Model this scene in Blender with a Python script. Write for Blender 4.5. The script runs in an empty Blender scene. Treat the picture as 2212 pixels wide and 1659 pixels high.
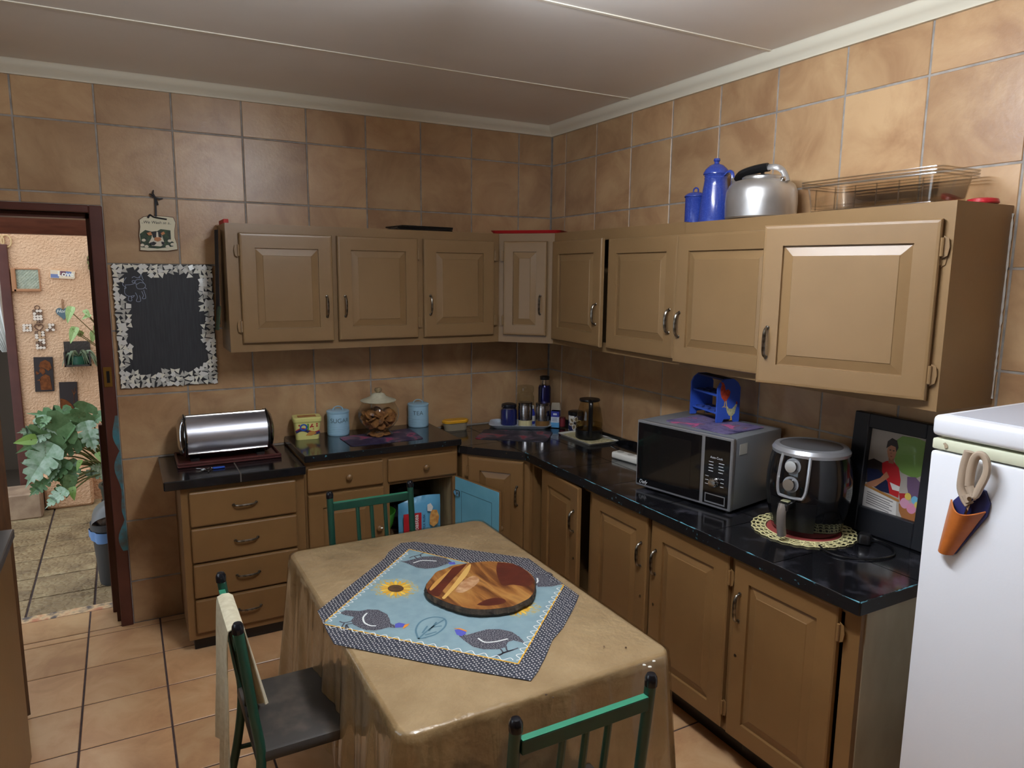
import bpy, bmesh, math, random
from mathutils import Vector, Matrix
rnd = random.Random(7)
PI = math.pi
scene = bpy.context.scene
COL = scene.collection

# ---------------------------------------------------------------- camera
CO = Vector((-2.5251, -4.0976, 1.8692))
YAW, PITCH, ROLL, FPX = 0.5007, -0.1531, 0.0093, 1536.25
_f = Vector((math.sin(YAW)*math.cos(PITCH), math.cos(YAW)*math.cos(PITCH), math.sin(PITCH)))
_r0 = Vector((math.cos(YAW), -math.sin(YAW), 0)); _u0 = _r0.cross(_f)
CR = math.cos(ROLL)*_r0 + math.sin(ROLL)*_u0
CU = -math.sin(ROLL)*_r0 + math.cos(ROLL)*_u0
CF = _f
cam_d = bpy.data.cameras.new('camera'); cam = bpy.data.objects.new('camera', cam_d); COL.objects.link(cam)
m3 = Matrix((CR, CU, -CF)).transposed()
cam.matrix_world = Matrix.Translation(CO) @ m3.to_4x4()
cam_d.sensor_fit = 'HORIZONTAL'; cam_d.sensor_width = 36; cam_d.lens = FPX/2212*36; cam_d.clip_start = .02
scene.camera = cam

# ---------------------------------------------------------------- sky, lamps, exposure
w = bpy.data.worlds.new('sky'); scene.world = w; w.use_nodes = True
bg = w.node_tree.nodes['Background']; bg.inputs[0].default_value = (0.76, 0.88, 1.0, 1); bg.inputs[1].default_value = 2.15
LAMP_W = 345.0
TUBE_A, TUBE_B = Vector((-1.52, -2.15, 2.675)), Vector((-1.71, -3.06, 2.675))
def portal(name, loc, rot, sx, sy):
    l = bpy.data.lights.new(name, 'AREA'); l.shape = 'RECTANGLE'; l.size = sx; l.size_y = sy
    l.cycles.is_portal = True
    o = bpy.data.objects.new(name, l); COL.objects.link(o); o.location = loc; o.rotation_euler = rot
portal('window_daylight', (-3.68, -2.1, 1.62), (0, -PI/2, 0), 1.0, 1.6)
vs = scene.view_settings
vs.view_transform = 'Standard'; vs.look = 'None'; vs.gamma = 1; vs.use_curve_mapping = False; vs.exposure = 0.0

# ---------------------------------------------------------------- helpers
def onp(u, v, ax, val):
    """point where the sight line of photo pixel (u, v) meets an axis-aligned plane of the room"""
    d = CF + CR*((u-1106)/FPX) - CU*((v-829.5)/FPX)
    i = 'xyz'.index(ax); t = (val-CO[i])/d[i]
    return CO + d*t
def lin(c):
    c = c/255.0
    return c/12.92 if c <= .04045 else ((c+.055)/1.055)**2.4
def rgb(c): return (lin(c[0]), lin(c[1]), lin(c[2]), 1)
MATS = {}
def nodes(name):
    m = bpy.data.materials.new(name); m.use_nodes = True
    nt = m.node_tree; return m, nt, nt.nodes['Principled BSDF']
def coords(nt, rand=False, world=False):
    tc = nt.nodes.new('ShaderNodeTexCoord'); out = tc.outputs['Object']
    if world:
        g = nt.nodes.new('ShaderNodeNewGeometry'); out = g.outputs['Position']
    if rand:
        oi = nt.nodes.new('ShaderNodeObjectInfo'); mu = nt.nodes.new('ShaderNodeMath'); mu.operation = 'MULTIPLY'; mu.inputs[1].default_value = 37
        nt.links.new(oi.outputs['Random'], mu.inputs[0])
        ad = nt.nodes.new('ShaderNodeVectorMath'); ad.operation = 'ADD'
        nt.links.new(out, ad.inputs[0]); nt.links.new(mu.outputs[0], ad.inputs[1]); out = ad.outputs[0]
    return out
def ramp(nt, fac, stops):
    r = nt.nodes.new('ShaderNodeValToRGB'); e = r.color_ramp.elements
    while len(e) < len(stops): e.new(.5)
    for k, (p, c) in enumerate(stops): e[k].position = p; e[k].color = rgb(c)
    nt.links.new(fac, r.inputs[0]); return r.outputs[0]
def noise(nt, vec, scale, detail=4, rough=.55, dist=0):
    n = nt.nodes.new('ShaderNodeTexNoise'); n.inputs['Scale'].default_value = scale; n.inputs['Detail'].default_value = detail
    n.inputs['Roughness'].default_value = rough; n.inputs['Distortion'].default_value = dist
    nt.links.new(vec, n.inputs['Vector']); return n.outputs['Fac']
def bump(nt, b, h, strength, dist=.002):
    n = nt.nodes.new('ShaderNodeBump'); n.inputs['Strength'].default_value = strength; n.inputs['Distance'].default_value = dist
    nt.links.new(h, n.inputs['Height']); nt.links.new(n.outputs[0], b.inputs['Normal'])
def M(name, c, r=.5, m=0, c2=None, ns=6, lo=.35, hi=.65, bs=0, bd=.001, coat=0, cr=.1, rand=False, spec=.5, world=False, c3=None, emit=0, scale=None, sss=0):
    if name in MATS: return MATS[name]
    mt, nt, b = nodes(name)
    b.inputs['Base Color'].default_value = rgb(c); b.inputs['Roughness'].default_value = r; b.inputs['Metallic'].default_value = m
    b.inputs['Specular IOR Level'].default_value = spec
    b.inputs['Coat Weight'].default_value = coat; b.inputs['Coat Roughness'].default_value = cr
    if c2 or bs: vec = coords(nt, rand, world)
    if (c2 or bs) and scale:
        mp = nt.nodes.new('ShaderNodeMapping'); mp.inputs['Scale'].default_value = scale; nt.links.new(vec, mp.inputs[0]); vec = mp.outputs[0]
    if c2:
        st = [(lo, c), (hi, c2)] if not c3 else [(lo, c), ((lo+hi)/2, c2), (hi, c3)]
        nt.links.new(ramp(nt, noise(nt, vec, ns), st), b.inputs['Base Color'])
    if bs: bump(nt, b, noise(nt, vec, bs), .6, bd)
    if emit: b.inputs['Emission Color'].default_value = rgb(c); b.inputs['Emission Strength'].default_value = emit
    MATS[name] = mt; return mt
def THIN(name, tint=(255, 255, 255), gloss=.10, rough=.03, base=0.04):
    if name in MATS: return MATS[name]
    mt = bpy.data.materials.new(name); mt.use_nodes = True; nt = mt.node_tree; nt.nodes.clear()
    out = nt.nodes.new('ShaderNodeOutputMaterial'); mx = nt.nodes.new('ShaderNodeMixShader')
    tr = nt.nodes.new('ShaderNodeBsdfTransparent'); tr.inputs[0].default_value = rgb(tint)
    gl = nt.nodes.new('ShaderNodeBsdfGlossy'); gl.inputs['Roughness'].default_value = rough
    fr = nt.nodes.new('ShaderNodeLayerWeight'); fr.inputs[0].default_value = .5
    pw = nt.nodes.new('ShaderNodeMath'); pw.operation = 'POWER'; pw.inputs[1].default_value = 4; nt.links.new(fr.outputs['Facing'], pw.inputs[0])
    ad = nt.nodes.new('ShaderNodeMath'); ad.operation = 'MULTIPLY_ADD'; ad.inputs[1].default_value = .7; ad.inputs[2].default_value = base+.02; ad.use_clamp = True
    nt.links.new(pw.outputs[0], ad.inputs[0]); nt.links.new(ad.outputs[0], mx.inputs[0])
    nt.links.new(tr.outputs[0], mx.inputs[1]); nt.links.new(gl.outputs[0], mx.inputs[2]); nt.links.new(mx.outputs[0], out.inputs[0])
    MATS[name] = mt; return mt

class G:
    """collects shapes for ONE mesh object"""
    def __init__(s): s.bm = bmesh.new(); s.mi = 0
    def _f(s, vs):
        try:
            f = s.bm.faces.new(vs); f.material_index = s.mi; f.normal_update(); return f
        except ValueError: return None
    def box(s, x0, x1, y0, y1, z0, z1, b=0, xf=None, seg=1):
        P = [(x0,y0,z0),(x1,y0,z0),(x1,y1,z0),(x0,y1,z0),(x0,y0,z1),(x1,y0,z1),(x1,y1,z1),(x0,y1,z1)]
        V = [s.bm.verts.new(xf @ Vector(p) if xf else p) for p in P]
        F = [s._f([V[i] for i in q]) for q in ((3,2,1,0),(4,5,6,7),(0,1,5,4),(1,2,6,5),(2,3,7,6),(3,0,4,7))]
        if b:
            E = list({e for f in F if f for e in f.edges})
            bmesh.ops.bevel(s.bm, geom=E, offset=b, segments=seg, affect='EDGES', profile=.5, clamp_overlap=True)
        return s
    def ring(s, c, ax, bx, r, seg): return [s.bm.verts.new(c + ax*(r*math.cos(2*PI*k/seg)) + bx*(r*math.sin(2*PI*k/seg))) for k in range(seg)]
    def skin(s, A, B):
        n = len(A)
        for k in range(n): s._f([A[k], A[(k+1) % n], B[(k+1) % n], B[k]])
    def cyl(s, p0, p1, r0, r1=None, seg=16, cap=True):
        p0, p1 = Vector(p0), Vector(p1); r1 = r0 if r1 is None else r1
        d = (p1-p0).normalized(); a = d.orthogonal().normalized(); b = d.cross(a)
        A = s.ring(p0, a, b, r0, seg); B = s.ring(p1, a, b, r1, seg); s.skin(A, B)
        if cap: s._f(A[::-1]); s._f(B)
        return s
    def tube(s, pts, r, seg=8, closed=False, cap=True, sy=1):
        P = [Vector(p) for p in pts]; n = len(P); R = []
        prev = None
        for i in range(n):
            if closed: t = P[(i+1) % n]-P[i-1]
            else: t = P[min(i+1, n-1)]-P[max(i-1, 0)]
            t = t.normalized()
            a = t.orthogonal().normalized() if prev is None else (prev - t*prev.dot(t)).normalized()
            prev = a; b = t.cross(a)
            ri = r[i] if isinstance(r, (list, tuple)) else r
            R.append([s.bm.verts.new(P[i] + a*(ri*math.cos(2*PI*k/seg)) + b*(ri*sy*math.sin(2*PI*k/seg))) for k in range(seg)])
        for i in range(n-1): s.skin(R[i], R[i+1])
        if closed: s.skin(R[-1], R[0])
        elif cap: s._f(R[0][::-1]); s._f(R[-1])
        return s
    def lathe(s, prof, seg=32, c=(0,0,0), sx=1, sy=1, closed=False):
        c = Vector(c); R = []
        for r, z in prof:
            if r < 1e-5: R.append([s.bm.verts.new(c+Vector((0,0,z)))])
            else: R.append([s.bm.verts.new(c+Vector((r*sx*math.cos(2*PI*k/seg), r*sy*math.sin(2*PI*k/seg), z))) for k in range(seg)])
        for A, B in zip(R, R[1:]):
            if len(A) == 1 and len(B) == 1: continue
            for k in range(seg):
                a0 = A[0] if len(A) == 1 else A[k]; a1 = A[0] if len(A) == 1 else A[(k+1) % seg]
                b0 = B[0] if len(B) == 1 else B[k]; b1 = B[0] if len(B) == 1 else B[(k+1) % seg]
                vs = []
                for v in (a0, a1, b1, b0):
                    if v not in vs: vs.append(v)
                if len(vs) > 2: s._f(vs)
        return s
    def prism(s, pts, fn, d0, d1, tri=True):
        A = [s.bm.verts.new(fn(a, b, d0)) for a, b in pts]; B = [s.bm.verts.new(fn(a, b, d1)) for a, b in pts]
        fa = s._f(A[::-1]); fb = s._f(B); s.skin(A, B)
        if tri: bmesh.ops.triangulate(s.bm, faces=[f for f in (fa, fb) if f])
        return s
    def flat(s, pts):
        f = s._f([s.bm.verts.new(p) for p in pts])
        if f: bmesh.ops.triangulate(s.bm, faces=[f])
        return s
    def strip(s, pts, wd, n):
        """flat ribbon of width wd along pts, lying in the plane with normal n"""
        P = [Vector(p) for p in pts]; n = Vector(n); L = []
        for i in range(len(P)):
            t = (P[min(i+1, len(P)-1)]-P[max(i-1, 0)]).normalized(); q = t.cross(n)*wd/2
            L.append((s.bm.verts.new(P[i]+q), s.bm.verts.new(P[i]-q)))
        for a, b in zip(L, L[1:]): s._f([a[0], b[0], b[1], a[1]])
        return s
    def sphere(s, c, r, u=14, v=9, sx=1, sy=1, sz=1):
        prof = [(r*math.sin(PI*k/v), -r*sz*math.cos(PI*k/v)) for k in range(v+1)]
        return s.lathe([(max(a, 0) if 0 < i < v else 0, z) for i, (a, z) in enumerate(prof)], u, c, sx, sy)
    def grid(s, fn, nu, nv, cu=False):
        V = [[s.bm.verts.new(fn(i/(nu if cu else nu-1), j/(nv-1))) for j in range(nv)] for i in range(nu)]
        for i in range(nu if cu else nu-1):
            for j in range(nv-1):
                a = V[i]; b = V[(i+1) % nu]; s._f([a[j], b[j], b[j+1], a[j+1]])
        return s
    def mesh(s, name, smooth=35, recalc=True):
        if recalc: bmesh.ops.recalc_face_normals(s.bm, faces=s.bm.faces)
        me = bpy.data.meshes.new(name); s.bm.to_mesh(me); s.bm.free()
        if smooth:
            me.shade_smooth(); me.set_sharp_from_angle(angle=math.radians(smooth))
        return me
    def build(s, name, mats, parent=None, world=False, smooth=35, loc=None, rot=None, recalc=True):
        me = s.mesh(name, smooth, recalc)
        for mm in (mats if isinstance(mats, (list, tuple)) else [mats]): me.materials.append(mm)
        return put(name, me, parent, world, loc, rot)
XF = {}
def put(name, me, parent=None, world=False, loc=None, rot=None):
    o = bpy.data.objects.new(name, me); COL.objects.link(o)
    if loc is not None: o.location = loc
    if rot is not None: o.rotation_euler = rot
    if parent:
        o.parent = parent
        if world: o.matrix_parent_inverse = XF[parent.name].inverted()
    XF[o.name] = (XF[parent.name] if parent and not world else Matrix()) @ Matrix.LocRotScale(o.location, o.rotation_euler, None)
    return o
def tag(o, label, cat, group=None, kind=None):
    o['label'] = label; o['category'] = cat
    if group: o['group'] = group
    if kind: o['kind'] = kind
    return o
def T(name, label, cat, loc=(0,0,0), rz=0, group=None, kind=None, rot=None):
    o = bpy.data.objects.new(name, None); COL.objects.link(o); o.empty_display_size = .05
    o.location = loc; o.rotation_euler = rot or (0, 0, rz); XF[o.name] = Matrix.LocRotScale(Vector(loc), o.rotation_euler, None)
    return tag(o, label, cat, group, kind)
def copy_tree(o, parent=None, loc=None, rot=None):
    c = o.copy(); COL.objects.link(c); c.parent = parent
    if loc is not None: c.location = loc
    if rot is not None: c.rotation_euler = rot
    for ch in [x for x in bpy.data.objects if x.parent == o]:
        copy_tree(ch, c)
    return c
def textmesh(name, s, size, mat, parent, fn, world=False, shear=0, bold=0):
    cu = bpy.data.curves.new(name, 'FONT'); cu.body = s; cu.size = size; cu.align_x = 'CENTER'; cu.align_y = 'CENTER'; cu.shear = shear; cu.offset = bold
    ob = bpy.data.objects.new('tmp', cu); COL.objects.link(ob)
    me = bpy.data.meshes.new_from_object(ob); bpy.data.objects.remove(ob); bpy.data.curves.remove(cu)
    me.name = name
    for v in me.vertices: v.co = fn(v.co.x, v.co.y)
    me.materials.clear(); me.materials.append(mat)
    return put(name, me, parent, world)
def arc(c, r, a0, a1, n, fn): return [fn(c[0]+r*math.cos(a0+(a1-a0)*k/n), c[1]+r*math.sin(a0+(a1-a0)*k/n)) for k in range(n+1)]
def smooth_path(pts, n=6):
    P = [Vector(p) for p in pts]; out = []
    for i in range(len(P)-1):
        a = P[max(i-1, 0)]; b = P[i]; c = P[i+1]; d = P[min(i+2, len(P)-1)]
        for k in range(n):
            t = k/n
            out.append(.5*((2*b)+(-a+c)*t+(2*a-5*b+4*c-d)*t*t+(-a+3*b-3*c+d)*t**3))
    out.append(P[-1]); return out

# ---------------------------------------------------------------- materials
def tile_mat(name, a, b_, c, rough, bumpd, seedscale=5):
    mt, nt, b = nodes(name); vec = coords(nt, True)
    col = ramp(nt, noise(nt, vec, seedscale, 5, .6, .6), [(.33, a), (.5, b_), (.68, c)])
    oi = nt.nodes.new('ShaderNodeObjectInfo'); hv = nt.nodes.new('ShaderNodeHueSaturation')
    mr = nt.nodes.new('ShaderNodeMapRange'); mr.inputs[3].default_value = .88; mr.inputs[4].default_value = 1.1
    nt.links.new(oi.outputs['Random'], mr.inputs[0]); nt.links.new(mr.outputs[0], hv.inputs['Value']); nt.links.new(col, hv.inputs['Color'])
    nt.links.new(hv.outputs[0], b.inputs['Base Color']); b.inputs['Roughness'].default_value = rough
    bump(nt, b, noise(nt, vec, 60, 6, .6), .5, bumpd); MATS[name] = mt; return mt
WALLT = tile_mat('wall_tile_ceramic', (158, 121, 87), (177, 142, 104), (191, 158, 118), .32, .0012, 4)
FLOORT = tile_mat('floor_tile_ceramic', (194, 146, 104), (210, 164, 118), (220, 180, 134), .28, .0006, 5)
GROUT = M('grey_grout', (164, 158, 150), .9, c2=(136, 130, 124), ns=20)
FGROUT = M('dark_floor_grout', (84, 66, 62), .9, c2=(60, 46, 44), ns=20)
PAINT = M('tan_cabinet_paint', (136, 108, 73), .36, c2=(130, 103, 69), ns=3, bs=45, bd=.0006)
PAINTL = M('tan_paint_warm_bounce', (130, 97, 58), .38, c2=(123, 91, 54), ns=3, bs=45, bd=.0006)  # same paint as the wall units, warm floor bounce put into the colour
INSIDE = M('cabinet_inside_wood', (120, 92, 62), .7, c2=(96, 72, 48), ns=6)
BLACKTOP = M('black_laminate', (20, 20, 23), .16, c2=(34, 34, 38), ns=25, lo=.5, hi=.8, coat=.3)
BLACKTILE = M('black_marble_tile', (20, 20, 23), .13, c2=(70, 70, 78), ns=11, lo=.54, hi=.80, rand=True, coat=.3)
JOINT = M('worktop_joint', (84, 77, 70), .8)
CHIP = M('chipped_blue_edge', (16, 16, 19), .35, c2=(84, 142, 158), ns=55, lo=.66, hi=.72)
CHIPW = M('chipped_wood_edge', (16, 16, 19), .35, c2=(130, 96, 60), ns=40, lo=.64, hi=.72)
STEEL = M('brushed_steel', (176, 176, 180), .22, 1, c2=(120, 118, 120), ns=7, lo=.3, hi=.8, scale=(1, 6, 14))
CHROME = M('chrome', (205, 203, 200), .12, 1)
PEWTER = M('worn_pewter_handle', (150, 143, 132), .28, 1, c2=(90, 84, 76), ns=60)
BLACKP = M('black_plastic', (16, 16, 18), .3)
WHITEP = M('white_plastic', (226, 224, 216), .35)
CREAM = M('cream_paint', (214, 206, 184), .55)
CEIL = M('ceiling_paint', (236, 231, 224), .35, c2=(231, 225, 217), ns=2)
# ================================================================ the room
P = .333; ZA = 2.5677; OX = .2472; OY = .1635
XL, YF, ZC = -3.55, -5.3, 2.805          # left wall, front wall, ceiling
DX0, DX1, DZ = -3.42, -2.625, 2.145       # doorway in the back wall
WT = .26
# floor ---------------------------------------------------------
floor = tag(G().box(XL, 0, YF, .28, -.06, .0008).build('floor', FGROUT), 'kitchen floor of square terracotta tiles with dark joints', 'floor', kind='structure')
def tile_mesh(cache, w, h, mat, t=.008, g=.004, b=.002):
    k = (round(w, 3), round(h, 3))
    if k not in cache:
        s = G(); a, c = w-2*g, h-2*g
        o = [(-a/2, -c/2), (a/2, -c/2), (a/2, c/2), (-a/2, c/2)]; i = [(-a/2+b, -c/2+b), (a/2-b, -c/2+b), (a/2-b, c/2-b), (-a/2+b, c/2-b)]
        A = [s.bm.verts.new((x, y, -t)) for x, y in o]; B = [s.bm.verts.new((x, y, -b)) for x, y in o]; C = [s.bm.verts.new((x, y, 0)) for x, y in i]
        s.skin(A, B); s.skin(B, C); s._f(C)
        me = s.mesh('tile', 0); me.materials.append(mat); cache[k] = me
    return cache[k]
def cuts(a, b, first, p):
    """joint positions strictly inside (a, b) with the two ends added"""
    k = math.ceil((a-first)/p); out = [a]
    while first+k*p < b-1e-6:
        q = first+k*p
        if q-out[-1] > .02: out.append(q)
        k += 1
    out.append(b); return out
fc = {}
xs = cuts(XL+.003, -.003, -2.7867, P); ys = cuts(YF, -.001, -.0621, P)
for i in range(len(xs)-1):
    for j in range(len(ys)-1):
        if ys[j+1] < -4.3: continue
        put('floor_tile', tile_mesh(fc, xs[i+1]-xs[i], ys[j+1]-ys[j], FLOORT), floor, loc=((xs[i]+xs[i+1])/2, (ys[j]+ys[j+1])/2, .004))
xs = cuts(DX0, DX1, -2.7867, P)
for i in range(len(xs)-1):
    put('floor_tile', tile_mesh(fc, xs[i+1]-xs[i], .26, FLOORT), floor, loc=((xs[i]+xs[i+1])/2, .13, .004))
# back wall (tiled, with the doorway) -----------------------------
s = G(); s.box(XL, DX0, .003, WT, 0, ZC); s.box(DX1, 0, .003, WT, 0, ZC); s.box(DX0, DX1, .003, WT, DZ, ZC)
wall_back = tag(s.build('wall_back', GROUT, smooth=0), 'tiled back kitchen wall with the doorway at its left', 'wall', kind='structure')
wc = {}
ZS = [0] + [ZA-k*P for k in range(7, -1, -1)] + [2.775]
def wall_tiles(parent, us, fn, rot, skip):
    for i in range(len(us)-1):
        for j in range(len(ZS)-1):
            u0, u1, z0, z1 = us[i], us[i+1], ZS[j], ZS[j+1]
            if skip(u0, u1, z0, z1): continue
            put('wall_tile', tile_mesh(wc, u1-u0, z1-z0, WALLT), parent, loc=fn((u0+u1)/2, (z0+z1)/2), rot=rot)
XJ = cuts(DX1+.045, -.004, -OX, P)
wall_tiles(wall_back, XJ, lambda u, z: (u, 0, z), (PI/2, 0, 0), lambda *a: False)
XJ = cuts(XL+.01, DX1+.045, -OX, P)
for i in range(len(XJ)-1):                     # course above the door
    for z0, z1 in ((DZ+.035, ZA-P), (ZA-P, ZA), (ZA, 2.775)):
        put('wall_tile', tile_mesh(wc, XJ[i+1]-XJ[i], z1-z0, WALLT), wall_back, loc=((XJ[i]+XJ[i+1])/2, 0, (z0+z1)/2), rot=(PI/2, 0, 0))
# right wall -------------------------------------------------------
wall_right = tag(G().box(.003, .2, YF, .26, 0, ZC).build('wall_right', GROUT, smooth=0), 'tiled right kitchen wall behind the counter and wall cabinets', 'wall', kind='structure')
YJ = cuts(-4.16, -.004, -OY, P)
wall_tiles(wall_right, YJ, lambda u, z: (0, u, z), (PI/2, 0, -PI/2), lambda *a: False)
PLASTER = M('plain_plaster', (150, 122, 88), .7, bs=30, bd=.001)
s = G(); x0, x1 = XL-.2, XL-.002
s.box(x0, x1, YF, .26, 0, 1.1); s.box(x0, x1, YF, .26, 2.15, ZC); s.box(x0, x1, YF, -2.9, 1.1, 2.15); s.box(x0, x1, -1.3, .26, 1.1, 2.15)
tag(s.build('wall_left', PLASTER, smooth=0), 'plastered left kitchen wall with the window above the bench', 'wall', kind='structure')
tag(G().box(XL-.2, .2, YF-.2, YF, 0, ZC).build('wall_front', PLASTER, smooth=0), 'plastered kitchen wall behind the viewer', 'wall', kind='structure')
win = T('window_1', 'white framed kitchen window in the left wall over the bench', 'window', (XL-.1, -2.1, 1.1), kind='structure')
s = G()
for a, b_ in ((-2.9, -2.85), (-1.35, -1.3), (-2.125, -2.075)): s.box(XL-.12, XL-.07, a, b_, 1.1, 2.15)
for a, b_ in ((1.1, 1.15), (2.1, 2.15)): s.box(XL-.12, XL-.07, -2.85, -1.35, a, b_)
s.build('window_frame', WHITEP, win, world=True, smooth=0)
for a, b_ in ((-2.85, -2.125), (-2.075, -1.35)):
    G().box(XL-.098, XL-.094, a, b_, 1.15, 2.1).build('pane', THIN('window_glass'), win, world=True, smooth=0)
# ceiling with cover strips and cornice --------------------------------
ceiling = tag(G().box(XL-.2, .2, YF-.2, .26, ZC, ZC+.1).build('ceiling', CEIL, smooth=0), 'off white boarded kitchen ceiling with thin cover strips', 'ceiling', kind='structure')
for y in (-.885, -1.84, -2.79, -3.75):
    G().box(XL, 0, y-.008, y+.008, ZC-.003, ZC+.001, b=.001).build('cover_strip', M('strip_paint', (232, 224, 206), .4), ceiling, smooth=0)
CORN = M('cornice_paint', (222, 216, 196), .45)
prof = [(0, 2.748), (.016, 2.748), (.020, 2.756), (.045, 2.772), (.062, 2.790), (.066, 2.798), (.074, ZC), (0, ZC)]
s = G(); A = [s.bm.verts.new((XL, -d, z)) for d, z in prof]; B = [s.bm.verts.new((-d, -d, z)) for d, z in prof]; s.skin(A, B)
tag(s.build('trim_1', CORN, smooth=50), 'cream cove cornice along the back wall', 'cornice', kind='structure')
s = G(); A = [s.bm.verts.new((-d, -d, z)) for d, z in prof]; B = [s.bm.verts.new((-d, YF, z)) for d, z in prof]; s.skin(A, B)
tag(s.build('trim_2', CORN, smooth=50), 'cream cove cornice along the right wall', 'cornice', kind='structure')
# ceiling lamp (just above the frame) ------------------------------------
mid = (TUBE_A+TUBE_B)/2; tv = TUBE_B-TUBE_A; tl = tv.length; tr = math.atan2(tv.y, tv.x)
lamp = T('ceiling_lamp', 'white fluorescent batten lamp on the ceiling over the table', 'lamp', (mid.x, mid.y, ZC), tr)
G().box(-tl/2+.22, tl/2-.22, -.014, .014, -.03, 0, b=.004).build('lamp_body', WHITEP, lamp, smooth=0)
G().cyl((-tl/2, 0, -.13), (tl/2, 0, -.13), .015, seg=12).build('tube', M('tube_glow', (238, 245, 255), .5, emit=LAMP_W), lamp)
for sx in (-1, 1): G().box(sx*(tl/2-.25)-.008, sx*(tl/2-.25)+.008, -.008, .008, -.116, -.03, b=.002).build('tube_holder', WHITEP, lamp, smooth=0)
# door frame and doors -----------------------------------------------------
REDW = M('red_brown_door_paint', (92, 50, 40), .32, c2=(80, 42, 34), ns=5, bs=30)
s = G()
s.box(DX1-.012, DX1+.045, -.018, .06, 0, DZ+.035, b=.004)
s.box(DX0-.045, DX1-.012, -.018, .06, DZ-.0, DZ+.035, b=.004)
s.box(DX0-.045, DX0+.012, -.018, .06, 0, DZ+.035, b=.004)
s.box(DX1-.03, DX1+.01, .06, .18, 0, DZ); s.box(DX0, DX1, .06, .18, DZ-.025, DZ+.01)
s.box(DX0-.01, DX0+.03, .06, .18, 0, DZ)
fr = tag(s.build('trim_3', REDW, smooth=0), 'red brown painted wooden frame around the kitchen doorway', 'door frame', kind='structure')
TEAL = M('old_teal_paint', (66, 128, 140), .5, c2=(88, 96, 92), ns=30)
s = G()
jx0, jx1 = DX1+.02, DX1+.0455
pts = []
for k in range(40):
    t = k/39; pts.append((.42+.72*t, .004+.022*abs(math.sin(7*t+1)+.6*math.sin(17*t))))
poly = [(jx1, z) for z, d in pts] + [(jx1-d, z) for z, d in pts[::-1]]
s.prism(poly, lambda a, b, d: Vector((a, d, b)), -.0188, -.0182)
s.build('peeled_teal_patch', TEAL, fr, smooth=0)
BRASS = M('old_brass', (150, 118, 60), .35, 1)
pl = T('strike_plate', 'small brass strike plate on the door frame beside the blackboard', 'strike plate', (DX1+.015, -.019, 1.34))
s = G(); s.box(-.018, -.006, -.003, 0, -.05, .05); s.box(.008, .018, -.003, 0, -.05, .05); s.box(-.006, .008, -.003, 0, .03, .05); s.box(-.006, .008, -.003, 0, -.05, -.03)
s.build('plate', BRASS, pl, smooth=0); G().box(-.006, .008, -.001, 0, -.03, .03).build('slot', BLACKP, pl, smooth=0)
DARKD = M('dark_green_door_paint', (40, 36, 30), .4, c2=(54, 44, 34), ns=6)
dl = T('door_1', 'dark painted kitchen door leaf standing open at the left', 'door', (DX0, -.02, .02), math.atan2(-.73, .435), kind='structure')
BROWNED = M('worn_brown_door_edge', (96, 66, 40), .4, c2=(70, 46, 30), ns=8, scale=(8, 8, 1))
G().box(0, .83, -.022, .022, 0, 2.08).build('door_leaf', DARKD, dl, smooth=0)
G().box(.8302, .8352, -.022, .022, 0, 2.08).build('door_edge', BROWNED, dl, smooth=0)
s = G()
for x0, x1, z0, z1 in ((.1, .4, .15, .9), (.45, .74, .15, .9), (.1, .4, 1.05, 1.95), (.45, .74, 1.05, 1.95)): s.box(x0, x1, -.028, -.0221, z0, z1, b=.003)
s.build('door_panel', DARKD, dl, smooth=0)
tag(G().box(DX1-.052, DX1-.016, .185, .235, .0, 1.06, b=.003).build('jamb_post', REDW, smooth=0), 'half height red brown board standing inside the doorway jamb', 'board')
# worn threshold ----------------------------------------------------------------
THR = M('worn_threshold', (196, 128, 92), .7, c2=(222, 186, 140), ns=14, c3=(98, 88, 84))
tag(G().box(DX0, DX1, .262, .345, -.05, .003, b=.004).build('trim_4', THR, smooth=0), 'worn painted concrete threshold strip of the doorway', 'threshold', kind='structure')

# ================================================================ courtyard beyond the door
CZ = -.03; CY = 2.62
PAVE = tile_mat('brown_stone_paver', (128, 106, 76), (154, 130, 94), (172, 150, 112), .6, .001, 6)
nt = PAVE.node_tree; b = nt.nodes['Principled BSDF']; v = nt.nodes.new('ShaderNodeTexVoronoi'); v.feature = 'DISTANCE_TO_EDGE'; v.inputs['Scale'].default_value = 26
nt.links.new(coords(nt, True), v.inputs['Vector']); bump(nt, b, v.outputs['Distance'], .9, .02)
yard = tag(G().box(-6.2, .2, .34, CY, CZ-.1, CZ-.008).build('floor_courtyard', FGROUT, smooth=0), 'brown crazed stone paving of the courtyard outside', 'paving', kind='structure')
pc = {}
for i in range(8):
    for j in range(7):
        x = -3.93+.33*i; y = .345+.33*j+.16
        put('paver', tile_mesh(pc, .33, .33, PAVE, g=.006), yard, loc=(x, y, CZ))
STUC = M('peach_stucco', (230, 186, 148), .85, c2=(220, 172, 132), ns=3, bs=58, bd=.035)
s = G(); s.box(-3.31, .2, CY, CY+.2, CZ-.1, 2.75); s.box(-6.2, -3.31, CY, CY+.2, 2.03, 2.75); s.box(-6.2, -4.3, CY, CY+.2, CZ-.1, 2.03)
tag(s.build('wall_courtyard', STUC, smooth=0), 'rough peach stucco courtyard wall seen through the doorway', 'wall', kind='structure')
tag(G().box(-.3, .2, .26, CY, CZ, 2.75).build('wall_courtyard_side', STUC, smooth=0), 'peach stucco side wall of the courtyard', 'wall', kind='structure')
s = G(); s.box(-3.33, -3.265, CY-.03, CY+.1, CZ, 2.06, b=.004); s.box(-4.3, -3.33, CY-.03, CY+.1, 1.99, 2.06, b=.004); s.box(-4.3, -4.24, CY-.03, CY+.1, CZ, 1.99, b=.004)
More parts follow.
